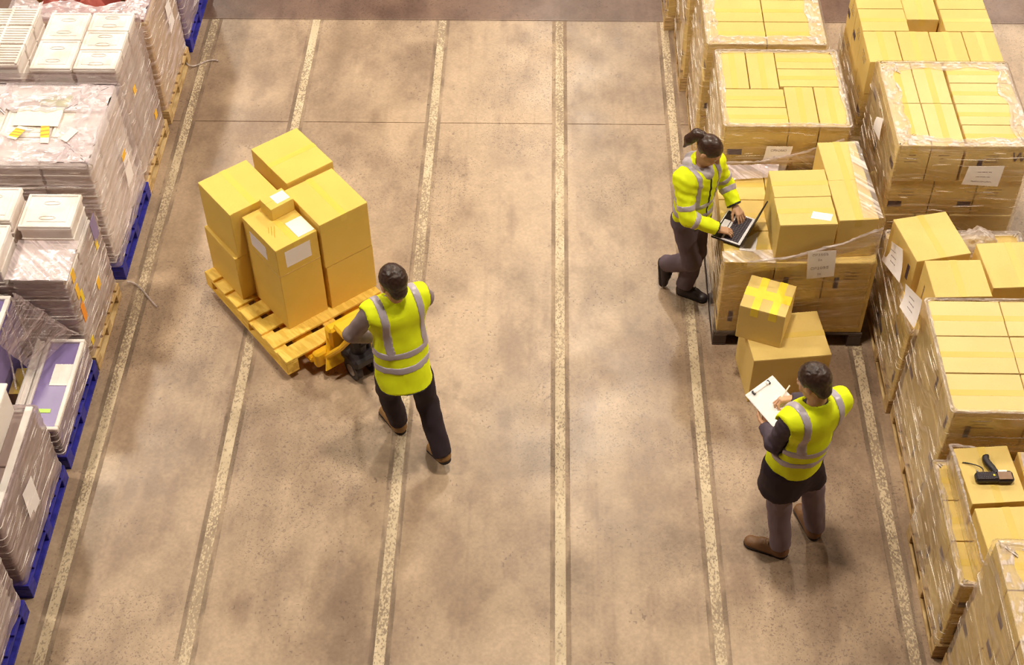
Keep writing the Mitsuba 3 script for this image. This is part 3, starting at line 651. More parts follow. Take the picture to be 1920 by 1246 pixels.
# L4
d4 = 'uneven-topped crate pallet'
left_pallet(d4, 7.00, 7.78, False)
crate_stack(d4, [LX - 0.03, -3.75], [7.03, 7.40, 7.76], 0.14, [[0.92, 1.07]], 4, 'lid')
crate_stack(d4 + ', inner', [-3.78, -4.14, -4.50], [7.03, 7.40, 7.76], 0.14, [[1.10, 1.13], [1.13, 1.13]], 4, 'lid')
lfilm(d4, 7.02, 7.77, 0.90, 'm_film_brown', 75, 0.0, amp=0.013)
k = thing('stretch_film', 'loose film folded over the low front crate of the uneven crate pallet', 'stretch film')
spread(k, [(-3.77, 7.01, .925), (-3.33, 7.01, .925), (-3.33, 7.40, .94), (-3.77, 7.40, .935)], 'm_film_milky', 76, 'sheet', 0.015)
# L5: flight-case style units
d5 = 'violet cases'
left_pallet(d5, 6.08, 6.98, True)
def violet_case(label, x0, x1, y0, y1, z0, h, rim, plate=False):
    k = thing('violet_case', label, 'case')
    w, d = x1 - x0, y1 - y0
    M = P((x0 + x1) / 2, (y0 + y1) / 2, z0)
    part(k, 'body', mikit.ply(bevel(w - 0.01, d - 0.01, h - 0.03, 0.006), 'm_violet'), M)
    part(k, 'end_panel', mikit.ply(bevel(w - 0.02, 0.006, h - 0.06, 0.002), 'm_black'), M @ P(0, -d / 2 + 0.003, 0.01), label='black end panel')
    for s in (-1, 1):
        part(k, 'rim', mikit.ply(bevel(w, rim, 0.032, 0.005), 'm_crate'), M @ P(0, s * (d / 2 - rim / 2), h - 0.032), label='white rim')
        part(k, 'rim', mikit.ply(bevel(rim, d - 2 * rim, 0.032, 0.005), 'm_crate'), M @ P(s * (w / 2 - rim / 2), 0, h - 0.032), label='white rim')
    part(k, 'top_panel', mikit.ply(bevel(w - 2 * rim, d - 2 * rim, 0.01, 0.002), 'm_violet'), M @ P(0, 0, h - 0.032))
    if plate:
        part(k, 'data_plate', mikit.ply(cat(bevel(0.13, 0.20, 0.004, 0.001), *[plain(0.004, 0.15, 0.002, (-0.045 + q * 0.03, 0, 0.004)) for q in range(4)]), 'm_crate'), M @ P(0.04, 0.09, h - 0.022), label='pale plate with raised lines')
        part(k, 'tag', mikit.ply(bevel(0.085, 0.035, 0.004, 0.001), 'm_lime_tag'), M @ P(0.0, -0.24, h - 0.022), label='lime green tag')
    return k
violet_case('low violet case with white rim and lime tag on the blue pallet', -3.585, LX + 0.02, 6.11, 6.95, 0.14, 0.262, 0.03, True)
k = thing('side_rail', 'pale upright rail beside the low violet case', 'rail'); solid(k, mikit.ply(cat(bevel(0.05, 0.82, 0.25, 0.008), bevel(0.022, 0.82, 0.275, 0.006, (-0.018, 0, 0))), 'm_crate'), P(-3.625, 6.53, 0.14))
violet_case('lower tall violet case behind the pale rail', -4.35, -3.79, 6.20, 6.95, 0.14, 0.34, 0.03)
violet_case('upper tall violet case with white rim at the left edge', -4.35, -3.73, 6.11, 6.95, 0.482, 0.36, 0.035)
carton_thing('small brown box between the violet cases', -3.715, 6.62, 0.14, 0.12, 0.24, 0.17, 0, 'y', 'm_carton_brown')
film_d5 = lfilm(d5, 6.10, 6.96, 0.40, 'm_film_brown', 77, 0.0)
k = thing('stretch_film', 'stretched web of film between the upper violet case and the low one', 'stretch film')
spread(k, [(-3.72, 6.97, .84), (-3.40, 6.98, .42), (-3.60, 6.60, .42), (-3.72, 6.50, .82)], 'm_film_brown', 78, 'sheet', 0.04, 0.0)
for a, b, s in (((-3.72, 6.96, .85), (-3.36, 6.98, .42), 1), ((-3.72, 6.80, .84), (-3.64, 6.55, .44), 2), ((-3.72, 6.93, .84), (-3.63, 6.78, .44), 3), ((-3.72, 6.66, .82), (-3.66, 6.42, .45), 4)):
    q = np.linspace(0, 1, 24)[:, None]; a, b = np.array(a), np.array(b)
    pts = a * (1 - q) + b * q - np.array([0, 0, 0.06]) * np.sin(np.pi * q)
    m = crumple(tube(pts, 0.007, 8), 0.004, 60, s); part(k, 'film_strand', mikit.ply(m, 'm_film_rope', smooth=True, uv=m.vertices[:, :2]))
# L6
d6 = 'brown trays with the diamond-set label'
d6 = 'brown-wrapped trays in the near left'
left_pallet(d6, 5.03, 6.01, True)
crate_stack(d6, [LX - 0.005, -3.72, -4.11, -4.50], [5.06, 5.52, 5.98], 0.14, 0.765, 4, 'tray', 'm_crate_brown', noun='tray')
lfilm(d6, 5.05, 5.99, 0.785, 'm_film_brown', 79, 0.05, amp=0.013)
k = thing('rim_strip', 'cream edge strip along the top of the brown trays', 'strip'); solid(k, mikit.ply(bevel(0.05, 0.92, 0.012, 0.004), 'm_crate'), P(-3.365, 5.52, 0.792))
k = thing('bin', 'white plastic bin with hand holes on the brown trays', 'bin')
part(k, 'body', mikit.ply(cat(bevel(0.40, 0.62, 0.24, 0.02)), 'm_crate'), P(-3.645, 5.64, 0.80))
part(k, 'lid', mikit.ply(bevel(0.42, 0.64, 0.02, 0.008), 'm_crate'), P(-3.645, 5.64, 1.04))
for i in range(4): part(k, 'hand_hole', mikit.ply(bevel(0.03, 0.05, 0.004, 0.002), 'm_crate_slot'), P(-3.475, 5.44 + i * 0.13, 1.059))
# L7
d7 = 'wrapped trays at the bottom left corner'
left_pallet(d7, 3.93, 4.93, True)
crate_stack(d7, [LX - 0.02, -3.72, -4.11, -4.50], [3.96, 4.43, 4.90], 0.14, 0.70, 3, 'tray', noun='tray')
lfilm(d7, 3.95, 4.91, 0.715, 'm_film_brown', 80, 0.08, amp=0.016)
# labels and tapes on the left-hand film
def striped(label, c, stripes, plate=True):
    k = thing('hazard_label', label, 'label')
    c = np.asarray(c, float)
    N = np.cross(c[3] - c[0], c[1] - c[0]); N /= np.linalg.norm(N)
    def quad(u0, u1, v0, v1, sk=0.0):
        f = lambda u, v: (c[0] * (1 - u) + c[1] * u) * (1 - v) + (c[3] * (1 - u) + c[2] * u) * v
        return [f(u0, v0), f(u1, v0 + sk), f(u1, v1 + sk), f(u0, v1)]
    def slab(q, lift, t):
        q = np.array(q); v = np.vstack([q + N * (lift + t), q + N * lift])
        return trimesh.Trimesh(v, [[0, 3, 1], [1, 3, 2], [4, 5, 7], [5, 6, 7], [0, 1, 5], [0, 5, 4], [1, 2, 6], [1, 6, 5], [2, 3, 7], [2, 7, 6], [3, 0, 4], [3, 4, 7]], process=False)
    part(k, 'sheet', mikit.ply(slab(quad(0, 1, 0, 1), 0.004, 0.001), 'm_paper_warm'))
    part(k, 'yellow_field', mikit.ply(slab(quad(0, 1, *stripes), 0.005, 0.0006), 'm_yellow'), label='yellow field')
    v0, v1 = stripes; n = 3
    for i in range(n):
        a = v0 + (v1 - v0) * (i + 0.15) / n; b = v0 + (v1 - v0) * (i + 0.5) / n
        part(k, 'stripe', mikit.ply(slab(quad(0, 1, a + 0.02, b + 0.02, -0.06), 0.0056, 0.0006), 'm_orange'), label='orange stripe')
striped('left orange-striped hazard label on top of the milky-wrapped pallet', [(-3.965, 8.40, 1.17), (-3.89, 8.375, 1.17), (-3.945, 8.235, 1.17), (-4.02, 8.26, 1.17)], (0.2, 0.85))
striped('right orange-striped hazard label on top of the milky-wrapped pallet', [(-3.80, 8.42, 1.17), (-3.735, 8.42, 1.17), (-3.69, 8.20, 1.17), (-3.755, 8.20, 1.17)], (0.1, 0.72))
sheet('paper_label', 'blank white label slanting on top of the milky-wrapped pallet', [(-3.56, 8.38, 1.175), (-3.50, 8.345, 1.175), (-3.56, 8.21, 1.175), (-3.62, 8.25, 1.175)], 'm_paper_warm')
sheet('green_cover', 'green sheet under the film on top of the milky-wrapped pallet', [(-3.89, 8.80, 1.15), (-3.65, 8.80, 1.15), (-3.645, 8.655, 1.15), (-3.885, 8.68, 1.15)], 'm_green', cat_='sheet')
sheet('paper_sheet', 'shiny white sheet under the film beside the green one', [(-4.03, 8.65, 1.152), (-3.68, 8.65, 1.152), (-3.68, 8.42, 1.152), (-4.03, 8.43, 1.152)], 'm_paper_warm')
FX = LX + 0.022
sheet('paper_label', 'long pale label on the aisle side of the milky-wrapped pallet', [(FX, 8.57, 0.73), (FX, 8.70, 0.71), (FX, 8.70, 0.44), (FX, 8.52, 0.45)], 'm_paper')
striped('small striped label above the long pale one on the milky-wrapped pallet', [(FX, 8.54, 0.765), (FX, 8.64, 0.765), (FX, 8.64, 0.70), (FX, 8.54, 0.70)], (0.05, 0.95))
sheet('paper_label', 'diamond-set white label on the brown-wrapped trays in the near left', [(FX, 5.40, 0.62), (FX, 5.58, 0.585), (FX, 5.565, 0.335), (FX, 5.37, 0.365)], 'm_paper')
sheet('paper_label', 'narrow pale label on the aisle side of the board-sided bin', [(FX, 10.43, 0.84), (FX, 10.58, 0.82), (FX, 10.62, 0.57), (FX, 10.44, 0.55)], 'm_paper')
for i, (y, z, dy, dz, m, nm) in enumerate(((7.08, 0.86, 0.07, 0.10, 'm_amber', 'highest amber'), (7.075, 0.70, 0.06, 0.12, 'm_amber', 'second highest amber'), (7.12, 0.62, 0.05, 0.10, 'm_yellow', 'small bright yellow'), (7.07, 0.48, 0.07, 0.16, 'm_orange', 'low orange'), (7.62, 0.66, 0.05, 0.09, 'm_yellow', 'rear yellow'), (7.45, 0.42, 0.07, 0.10, 'm_amber', 'middle amber'), (7.06, 0.24, 0.05, 0.06, 'm_yellow', 'lowest yellow'))):
    k = thing('coloured_tag', f'{nm} tag on the aisle side of the uneven crate pallet', 'tag'); solid(k, mikit.ply(bevel(0.004, dy, dz, 0.001), m), P(FX, y, z))
k = thing('coloured_tag', 'violet patch on the aisle side of the uneven crate pallet', 'tag'); solid(k, mikit.ply(bevel(0.004, 0.12, 0.20, 0.001), 'm_violet'), P(FX, 7.66, 0.72))
for y, z, nm in ((9.20, 0.86, 'upper'), (9.56, 0.33, 'lower')):
    k = thing('coloured_tag', f'{nm} amber tag on the aisle side of the crate pallet behind striped labels', 'tag'); solid(k, mikit.ply(bevel(0.004, 0.07, 0.07, 0.001), 'm_amber'), P(FX, y, z))
for i, (px, py) in enumerate(((-3.24, 10.73), (-3.20, 7.90))):
    k = thing('film_scrap', ('far' if i == 0 else 'near') + ' torn strand of film trailing from a left pallet onto the floor', 'stretch film')
    q = spline([(px - 0.08, py, 0.03), (px, py - 0.02, 0.012), (px + 0.09, py + (0.05 if i == 0 else -0.12), 0.010), (px + 0.2, py + (0.06 if i == 0 else -0.25), 0.008)], 24)
    m = crumple(tube(q, 0.008, 8), 0.004, 70, i); solid(k, mikit.ply(m, 'm_film_rope', smooth=True, uv=m.vertices[:, :2]))
    
# ------------------------------------------------------------------ pallet truck load
YAWP = 39.0
U, V = np.array([math.cos(math.radians(YAWP)), math.sin(math.radians(YAWP))]), np.array([-math.sin(math.radians(YAWP)), math.cos(math.radians(YAWP))])
PC = np.array([-1.888, 7.685])
pallet(-0.475, 0.475, -0.60, 0.60, 'bright yellow wooden pallet carried by the pallet truck', 'm_wood_bright', M=P(PC[0], PC[1], 0.06, YAWP))
def on_pallet(u, v): return tuple(PC + U * u + V * v)
CARGO = [  # label, centre, z, w, d, h, yaw, seam, tape
    ('lower left carton on the moving pallet', on_pallet(-0.190, 0.375), 0.20, 0.41, 0.455, 0.425, 39, 'y', None),
    ('upper left carton on the moving pallet', on_pallet(-0.165, 0.370), 0.627, 0.41, 0.455, 0.425, 39.6, 'y', 'm_tape_gloss'),
    ('lower far carton on the moving pallet, behind the others', on_pallet(0.275, 0.390), 0.20, 0.39, 0.48, 0.44, 39, 'x', None),
    ('upper far carton on the moving pallet, topmost in the picture', on_pallet(0.315, 0.400), 0.642, 0.40, 0.50, 0.44, 39.4, 'x', 'm_tape_gloss'),
    ('lower right carton on the moving pallet', on_pallet(0.290, -0.112), 0.20, 0.40, 0.47, 0.425, 38.6, 'y', None),
    ('upper right carton on the moving pallet with glossy tape', on_pallet(0.282, -0.112), 0.627, 0.405, 0.475, 0.425, 38.6, 'y', 'm_tape_gloss'),
    ('tall narrow carton with white labels, nearest on the moving pallet', on_pallet(-0.112, -0.102), 0.20, 0.345, 0.455, 0.80, 39.6, 'y', 'm_tape_gloss'),
    ('small carton with a white label on top of the tall narrow carton', on_pallet(-0.040, 0.030), 1.0014, 0.19, 0.155, 0.105, 41, 'x', None)]
ck = {}
for i, (lab, c, z, w, d, h, yaw, seam, tp) in enumerate(CARGO):
    ck[i] = carton_thing(lab, c[0], c[1], z, w, d, h, yaw, seam, 'm_carton_deep', tp)
CBM = P(*CARGO[6][1], 0.20, 39.6)
part(ck[6], 'label', mikit.ply(plain(0.135, 0.18, 0.001), 'm_paper_warm'), CBM @ P(0.100, -0.115, 0.8013), label='white label on the top')
part(ck[6], 'label', mikit.ply(plain(0.21, 0.001, 0.15), 'm_paper'), CBM @ P(0.0, -0.2285, 0.60), label='large white label')
part(ck[6], 'label', mikit.ply(plain(0.001, 0.22, 0.13), 'm_paper'), CBM @ P(-0.1735, 0.03, 0.60), label='white side label')
part(ck[6], 'lid_edge', mikit.ply(cat(plain(0.349, 0.459, 0.004, (0, 0, -0.26))), 'm_carton_brown'), CBM @ P(0, 0, 0.80), label='dark fold line of the lid')
part(ck[6], 'handwritten_mark', mikit.ply(cat(*[plain(0.12 - q * 0.03, 0.006, 0.0006, (0.01 * q, q * 0.02, 0)) for q in range(3)]), 'm_orange'), CBM @ P(-0.07, -0.05, 0.8006) @ P(0, 0, 0, 60))
part(ck[7], 'label', mikit.ply(plain(0.11, 0.10, 0.001), 'm_paper_warm'), P(*CARGO[7][1], 1.1068, 41) @ P(0.03, 0, 0), label='white label on the top')

k = thing('pallet_truck', 'yellow hand pallet truck with black pump under the moving pallet', 'pallet truck')
E0 = PC - 0.60 * V
def TM(u, h, z): return P(*(E0 + U * u - V * h), z, YAWP)       # truck frame: u along the pallet edge, h outwards to the operator
for s in (-1, 1): part(k, 'fork', mikit.ply(bevel(0.16, 1.20, 0.045, 0.012, (0, 0.56, 0)), 'm_amber'), TM(s * 0.215, 0.0, 0.098))
fr = [bevel(0.56, 0.07, 0.14, 0.015, (0, 0, 0)), bevel(0.30, 0.09, 0.20, 0.02, (0, 0, 0.12))]
part(k, 'fork_yoke', mikit.ply(cat(*fr), 'm_amber'), TM(0, 0.07, 0.085))
pl = trimesh.creation.extrude_polygon(__import__('shapely').Polygon([(-0.25, 0), (0.25, 0), (0.12, 0.30), (-0.12, 0.30)]), 0.018)
pl.apply_transform(trimesh.transformations.rotation_matrix(np.radians(62), [1, 0, 0]))
part(k, 'apron', mikit.ply(pl, 'm_amber'), TM(0, 0.16, 0.10))
for s in (-1, 1): part(k, 'link_arm', mikit.ply(tube([(s * 0.20, 0, 0.10), (s * 0.14, -0.14, 0.28), (s * 0.08, -0.20, 0.40)], 0.022, 10), 'm_amber'), TM(0, 0.10, 0.06))
part(k, 'top_bracket', mikit.ply(bevel(0.26, 0.16, 0.05, 0.02), 'm_amber'), TM(0, 0.21, 0.44))
part(k, 'pump', mikit.ply(cat(trimesh.creation.cylinder(0.058, 0.34, sections=24).apply_translation([0, 0, 0.29]), bevel(0.20, 0.22, 0.09, 0.02, (0, 0, 0.14)), trimesh.creation.cylinder(0.03, 0.46, sections=20).apply_translation([0.075, 0, 0.31])), 'm_black'), TM(0, 0.24, 0.0), label='black pump')
for s in (-1, 1):
    w1 = trimesh.creation.cylinder(0.09, 0.05, sections=32); w1.apply_transform(trimesh.transformations.rotation_matrix(np.pi / 2, [0, 1, 0]))
    w2 = trimesh.creation.cylinder(0.05, 0.056, sections=24); w2.apply_transform(trimesh.transformations.rotation_matrix(np.pi / 2, [0, 1, 0]))
    part(k, 'wheel', mikit.ply(w1, 'm_black', smooth=40), TM(s * 0.07, 0.26, 0.0905))
    part(k, 'wheel_hub', mikit.ply(w2, 'm_steel', smooth=40), TM(s * 0.07, 0.26, 0.0905))
HND = np.array([0.0, 0.80, 0.99])                                    # grip centre in truck coordinates
part(k, 'handle_bar', mikit.ply(tube([(0, -0.27, 0.30), (0, -0.52, 0.62), (0, -0.70, 0.86)], 0.021, 14), 'm_black', smooth=40), TM(0, 0, 0))
a = np.linspace(0, 2 * np.pi, 33)
loop = np.column_stack([np.sign(np.cos(a)) * np.abs(np.cos(a)) ** 0.6 * 0.15, -0.76 - 0.065 * np.sign(np.sin(a)) * np.abs(np.sin(a)) ** 0.6, 0.935 + 0.085 * np.sign(np.sin(a)) * np.abs(np.sin(a)) ** 0.6])
part(k, 'handle_loop', mikit.ply(tube(loop, 0.017, 12, False), 'm_black', smooth=40), TM(0, 0, 0))
part(k, 'release_lever', mikit.ply(tube([(0.03, -0.74, 0.90), (0.05, -0.72, 0.97), (0.07, -0.70, 1.0)], 0.008, 8), 'm_steel', smooth=40), TM(0, 0, 0))

# ------------------------------------------------------------------ laptop and scanner
k = thing('laptop', 'open black and silver laptop on the cartons in front of the woman', 'laptop')
LM = P(1.352, 7.674, 0.8615, 63.0 - 90.0)                          # x towards the hinge, y along it (away from the camera)
part(k, 'base', mikit.ply(bevel(0.225, 0.315, 0.017, 0.005), 'm_black'), LM)
part(k, 'deck', mikit.ply(bevel(0.218, 0.308, 0.004, 0.002), 'm_silver'), LM @ P(0, 0, 0.0155))
part(k, 'key_well', mikit.ply(bevel(0.112, 0.276, 0.002, 0.001), 'm_black'), LM @ P(0.032, 0, 0.0185))
kp = mikit.ply(bevel(0.0165, 0.0165, 0.004, 0.0015), 'm_key')
diffuse_like('m_key', (0.045, 0.03, 0.04), 0.35, 0.5)
for r in range(6):
    for q in range(15): part(k, 'key', kp, LM @ P(0.032 - 0.0465 + r * 0.0186, -0.1295 + q * 0.0185, 0.0205))
part(k, 'palm_rest', mikit.ply(bevel(0.062, 0.30, 0.0012, 0.0005), 'm_black_gloss'), LM @ P(-0.070, 0, 0.0193))
part(k, 'touchpad', mikit.ply(bevel(0.048, 0.085, 0.0015, 0.0005), 'm_silver'), LM @ P(-0.068, 0.01, 0.0203))
SM = LM @ T().translate([0.1125, 0, 0.014]) @ T().rotate([0, 1, 0], -75.0)
part(k, 'hinge', mikit.ply(tube([(0, -0.12, 0), (0, 0.12, 0)], 0.007, 12), 'm_black'), LM @ P(0.112, 0, 0.014))
part(k, 'screen_lid', mikit.ply(bevel(0.215, 0.315, 0.009, 0.004, (0.110, 0, -0.009)), 'm_black'), SM)
part(k, 'screen', mikit.ply(bevel(0.18, 0.28, 0.0012, 0.0005, (0.110, 0, 0.0)), 'm_black_gloss'), SM)

k = thing('barcode_scanner', 'black pistol-grip barcode scanner lying on a carton', 'scanner')
ZT = 0.9915
QM = P(2.715, 5.345, ZT, 2.0)
part(k, 'body', mikit.ply(cat(bevel(0.225, 0.068, 0.042, 0.012), bevel(0.105, 0.080, 0.046, 0.014, (0.062, 0, 0))), 'm_black', smooth=30), QM)
part(k, 'screen', mikit.ply(bevel(0.082, 0.056, 0.002, 0.001), 'm_screen'), QM @ P(0.060, -0.006, 0.0455), label='brown screen')
diffuse_like('m_screen', (0.26, 0.15, 0.09), 0.25, 0.5)
part(k, 'side_sticker', mikit.ply(bevel(0.05, 0.0015, 0.016, 0.0005), 'm_paper'), QM @ P(0.055, 0.0405, 0.022), label='white sticker')
part(k, 'sticker', mikit.ply(bevel(0.052, 0.012, 0.001, 0.0005), 'm_paper'), QM @ P(0.052, 0.0295, 0.0460), label='white sticker')
kk = mikit.ply(bevel(0.0085, 0.0085, 0.003, 0.001), 'm_key')
for i in range(9):
    for j in range(5): part(k, 'key', kk, QM @ P(-0.100 + i * 0.0115, -0.024 + j * 0.0118, 0.0415))
part(k, 'scan_key', mikit.ply(bevel(0.013, 0.013, 0.004, 0.002), 'm_yellow'), QM @ P(-0.004, 0.0, 0.043), label='yellow scan key')
g = tube(spline([(0.018, 0.02, 0.03), (0.0, 0.07, 0.030), (-0.018, 0.115, 0.028), (-0.018, 0.145, 0.026), (0.002, 0.155, 0.024)], 20), [0.019] * 4 + [0.021] * 12 + [0.019, 0.018, 0.016, 0.013], 16)
part(k, 'grip', mikit.ply(g, 'm_black', smooth=40), QM)
part(k, 'strap', mikit.ply(tube(spline([(-0.062, 0.03, 0.036), (-0.060, 0.065, 0.03), (-0.082, 0.098, 0.015), (-0.125, 0.122, 0.006), (-0.158, 0.128, 0.005)], 30), 0.0034, 8), 'm_black', smooth=40), QM)
part(k, 'strap_clip', mikit.ply(bevel(0.012, 0.016, 0.014, 0.003), 'm_steel'), QM @ P(-0.098, 0.034, 0.034))
# ------------------------------------------------------------------ people: smooth implicit bodies turned into meshes
A3 = lambda *v: np.array(v, float)
def unit(v): v = np.asarray(v, float); return v / np.linalg.norm(v)
def smin(a, b, k): h = np.clip(0.5 + 0.5 * (b - a) / k, 0, 1); return b * (1 - h) + a * h - k * h * (1 - h)
def smax(a, b, k): return -smin(-a, -b, k)
def cone(p, a, b, ra, rb, flat=None, f=1.0):
    """Round-ended cone from a to b; flat: an axis along which it is squeezed to f of its width."""
    a, b = np.asarray(a, float), np.asarray(b, float)
    if flat is not None:
        p = p + ((p - a) @ flat)[:, None] * flat * (1 / f - 1) - 0
        b = b + ((b - a) @ flat) * flat * (1 / f - 1)
    d = b - a
    t = np.clip(((p - a) @ d) / (d @ d), 0, 1)
    r = np.linalg.norm(p - a - t[:, None] * d, axis=1) - (ra + (rb - ra) * t)
    return r * (f if f < 1 else 1)
def ellip(p, c, r, R=None):
    q = p - np.asarray(c, float)
    if R is not None: q = q @ R
    r = np.asarray(r, float)
    k0 = np.linalg.norm(q / r, axis=1); k1 = np.linalg.norm(q / (r * r), axis=1)
    return k0 * (k0 - 1) / np.maximum(k1, 1e-9)
def half(p, o, n): return (p - np.asarray(o, float)) @ unit(n)          # negative on the side that stays
def nets(fn, lo, hi, res):
    """Surface nets of fn on a grid: a closed smooth mesh."""
    lo, hi = np.asarray(lo, float), np.asarray(hi, float)
    n = np.ceil((hi - lo) / res).astype(int) + 1
    ax = [lo[i] + np.arange(n[i]) * res for i in range(3)]
    g = np.stack(np.meshgrid(*ax, indexing='ij'), -1).reshape(-1, 3)
    m = (n + 3) // 4 + 1                                          # coarse pass: only blocks near the surface are sampled finely
    axc = [lo[i] + np.arange(m[i]) * 4 * res for i in range(3)]
    C = fn(np.stack(np.meshgrid(*axc, indexing='ij'), -1).reshape(-1, 3)).reshape(m)
    near = [np.rint(np.arange(n[i]) / 4).astype(int) for i in range(3)]
    F = C[np.ix_(*near)].copy()
    todo = np.abs(F) < 4 * res * 1.3 + 0.012
    F[todo] = fn(g[todo.ravel()])
    F[[0, -1]] = np.maximum(F[[0, -1]], 1e-3); F[:, [0, -1]] = np.maximum(F[:, [0, -1]], 1e-3); F[:, :, [0, -1]] = np.maximum(F[:, :, [0, -1]], 1e-3)
    S = F < 0
    cs = [S[i:n[0] - 1 + i, j:n[1] - 1 + j, k:n[2] - 1 + k] for i in (0, 1) for j in (0, 1) for k in (0, 1)]
    tot = sum(c.astype(np.int8) for c in cs)
    act = np.argwhere((tot > 0) & (tot < 8))
    idx = -np.ones(n - 1, int); idx[tuple(act.T)] = np.arange(len(act))
    acc, cnt = np.zeros((len(act), 3)), np.zeros(len(act))
    cor = [A3(i, j, k).astype(int) for i in (0, 1) for j in (0, 1) for k in (0, 1)]
    for a in range(8):
        for b in range(a + 1, 8):
            if np.abs(cor[a] - cor[b]).sum() != 1: continue
            fa, fb = F[tuple((act + cor[a]).T)], F[tuple((act + cor[b]).T)]
            m = (fa < 0) != (fb < 0)
            t = np.where(m, fa / np.where(m, fa - fb, 1), 0)
            acc += np.where(m[:, None], cor[a] + t[:, None] * (cor[b] - cor[a]), 0); cnt += m
    v = lo + (act + acc / cnt[:, None]) * res
    q = []
    for d in range(3):
        e1, e2 = [(1, 2), (2, 0), (0, 1)][d]
        sl0 = [slice(None)] * 3; sl1 = [slice(None)] * 3; sl0[d] = slice(0, -1); sl1[d] = slice(1, None)
        A, B = S[tuple(sl0)], S[tuple(sl1)]
        for flip, cells in ((False, np.argwhere(A & ~B)), (True, np.argwhere(~A & B))):
            ok = (cells[:, e1] > 0) & (cells[:, e2] > 0)
            c = cells[ok]
            u, w = np.zeros(3, int), np.zeros(3, int); u[e1] = 1; w[e2] = 1
            i0, i1, i2, i3 = (idx[tuple(x.T)] for x in (c - u - w, c - w, c, c - u))
            quad = np.stack([i0, i1, i2, i3], 1)
            q.append(quad[:, ::-1] if flip else quad)
    q = np.vstack(q); f = np.vstack([q[:, [0, 1, 2]], q[:, [0, 2, 3]]])
    f = f[(f >= 0).all(1)]
    return trimesh.Trimesh(v, f, process=False)
def unite(ms):
    import manifold3d as m3
    try:
        out = None
        for m in ms:
            x = m3.Manifold(m3.Mesh(np.asarray(m.vertices, np.float32), np.asarray(m.faces, np.uint32)))
            if x.is_empty(): raise ValueError
            out = x if out is None else out + x
        o = out.to_mesh()
        return trimesh.Trimesh(o.vert_properties[:, :3], o.tri_verts, process=False)
    except Exception:
        return cat(*ms)
def frame(fwd, up_=(0, 0, 1)):
    """Columns right, forward, up."""
    f = unit(fwd); r = unit(np.cross(f, up_)); u = np.cross(r, f)
    return np.column_stack([r, f, u])

def skin_mat(name, c): 
    def fn(p, n, uv): return mix(c, tuple(x * 0.82 for x in c), fbm(p.x * 30, p.y * 30, p.z * 30, octaves=2))
    return textured(name, fn, 0.5, 0.35)
skin_mat('m_skin_light', (0.66, 0.37, 0.22)); skin_mat('m_skin_tan', (0.60, 0.335, 0.19))
def hair_fn(p, n, uv): return mix((0.050, 0.022, 0.012), (0.018, 0.008, 0.006), noise(p.x * 90, p.y * 90, p.z * 60))
textured('m_hair', hair_fn, 0.42, 0.5)
def hair2_fn(p, n, uv): return mix((0.062, 0.026, 0.014), (0.024, 0.010, 0.007), noise(p.x * 45, p.y * 160, p.z * 160))
textured('m_hair_brown', hair2_fn, 0.36, 0.5)
diffuse_like('m_vest', (0.76, 0.86, 0.012), 0.65, 0.2)
diffuse_like('m_band', (0.42, 0.36, 0.40), 0.32, 0.6)
diffuse_like('m_trim', (0.03, 0.025, 0.03), 0.6)
diffuse_like('m_navy', (0.075, 0.055, 0.075), 0.75, 0.2)
diffuse_like('m_tunic', (0.034, 0.022, 0.030), 0.75, 0.2)
diffuse_like('m_grey_trousers', (0.175, 0.130, 0.155), 0.75, 0.2)
diffuse_like('m_dark_trousers', (0.036, 0.025, 0.032), 0.75, 0.2)
diffuse_like('m_slate_trousers', (0.115, 0.085, 0.105), 0.75, 0.2)
diffuse_like('m_grey_sleeve', (0.26, 0.20, 0.20), 0.7, 0.2)
diffuse_like('m_hoodie', (0.46, 0.40, 0.42), 0.8, 0.2)
diffuse_like('m_boot_brown', (0.16, 0.075, 0.03), 0.5, 0.4)
diffuse_like('m_boot_tan', (0.26, 0.14, 0.05), 0.5, 0.4)
diffuse_like('m_boot_black', (0.030, 0.020, 0.020), 0.45, 0.4)
diffuse_like('m_sole', (0.022, 0.016, 0.014), 0.7)
diffuse_like('m_sole_tan', (0.20, 0.12, 0.06), 0.7)
diffuse_like('m_eye', (0.75, 0.70, 0.66), 0.2, 0.6)
diffuse_like('m_iris', (0.03, 0.018, 0.012), 0.2, 0.6)

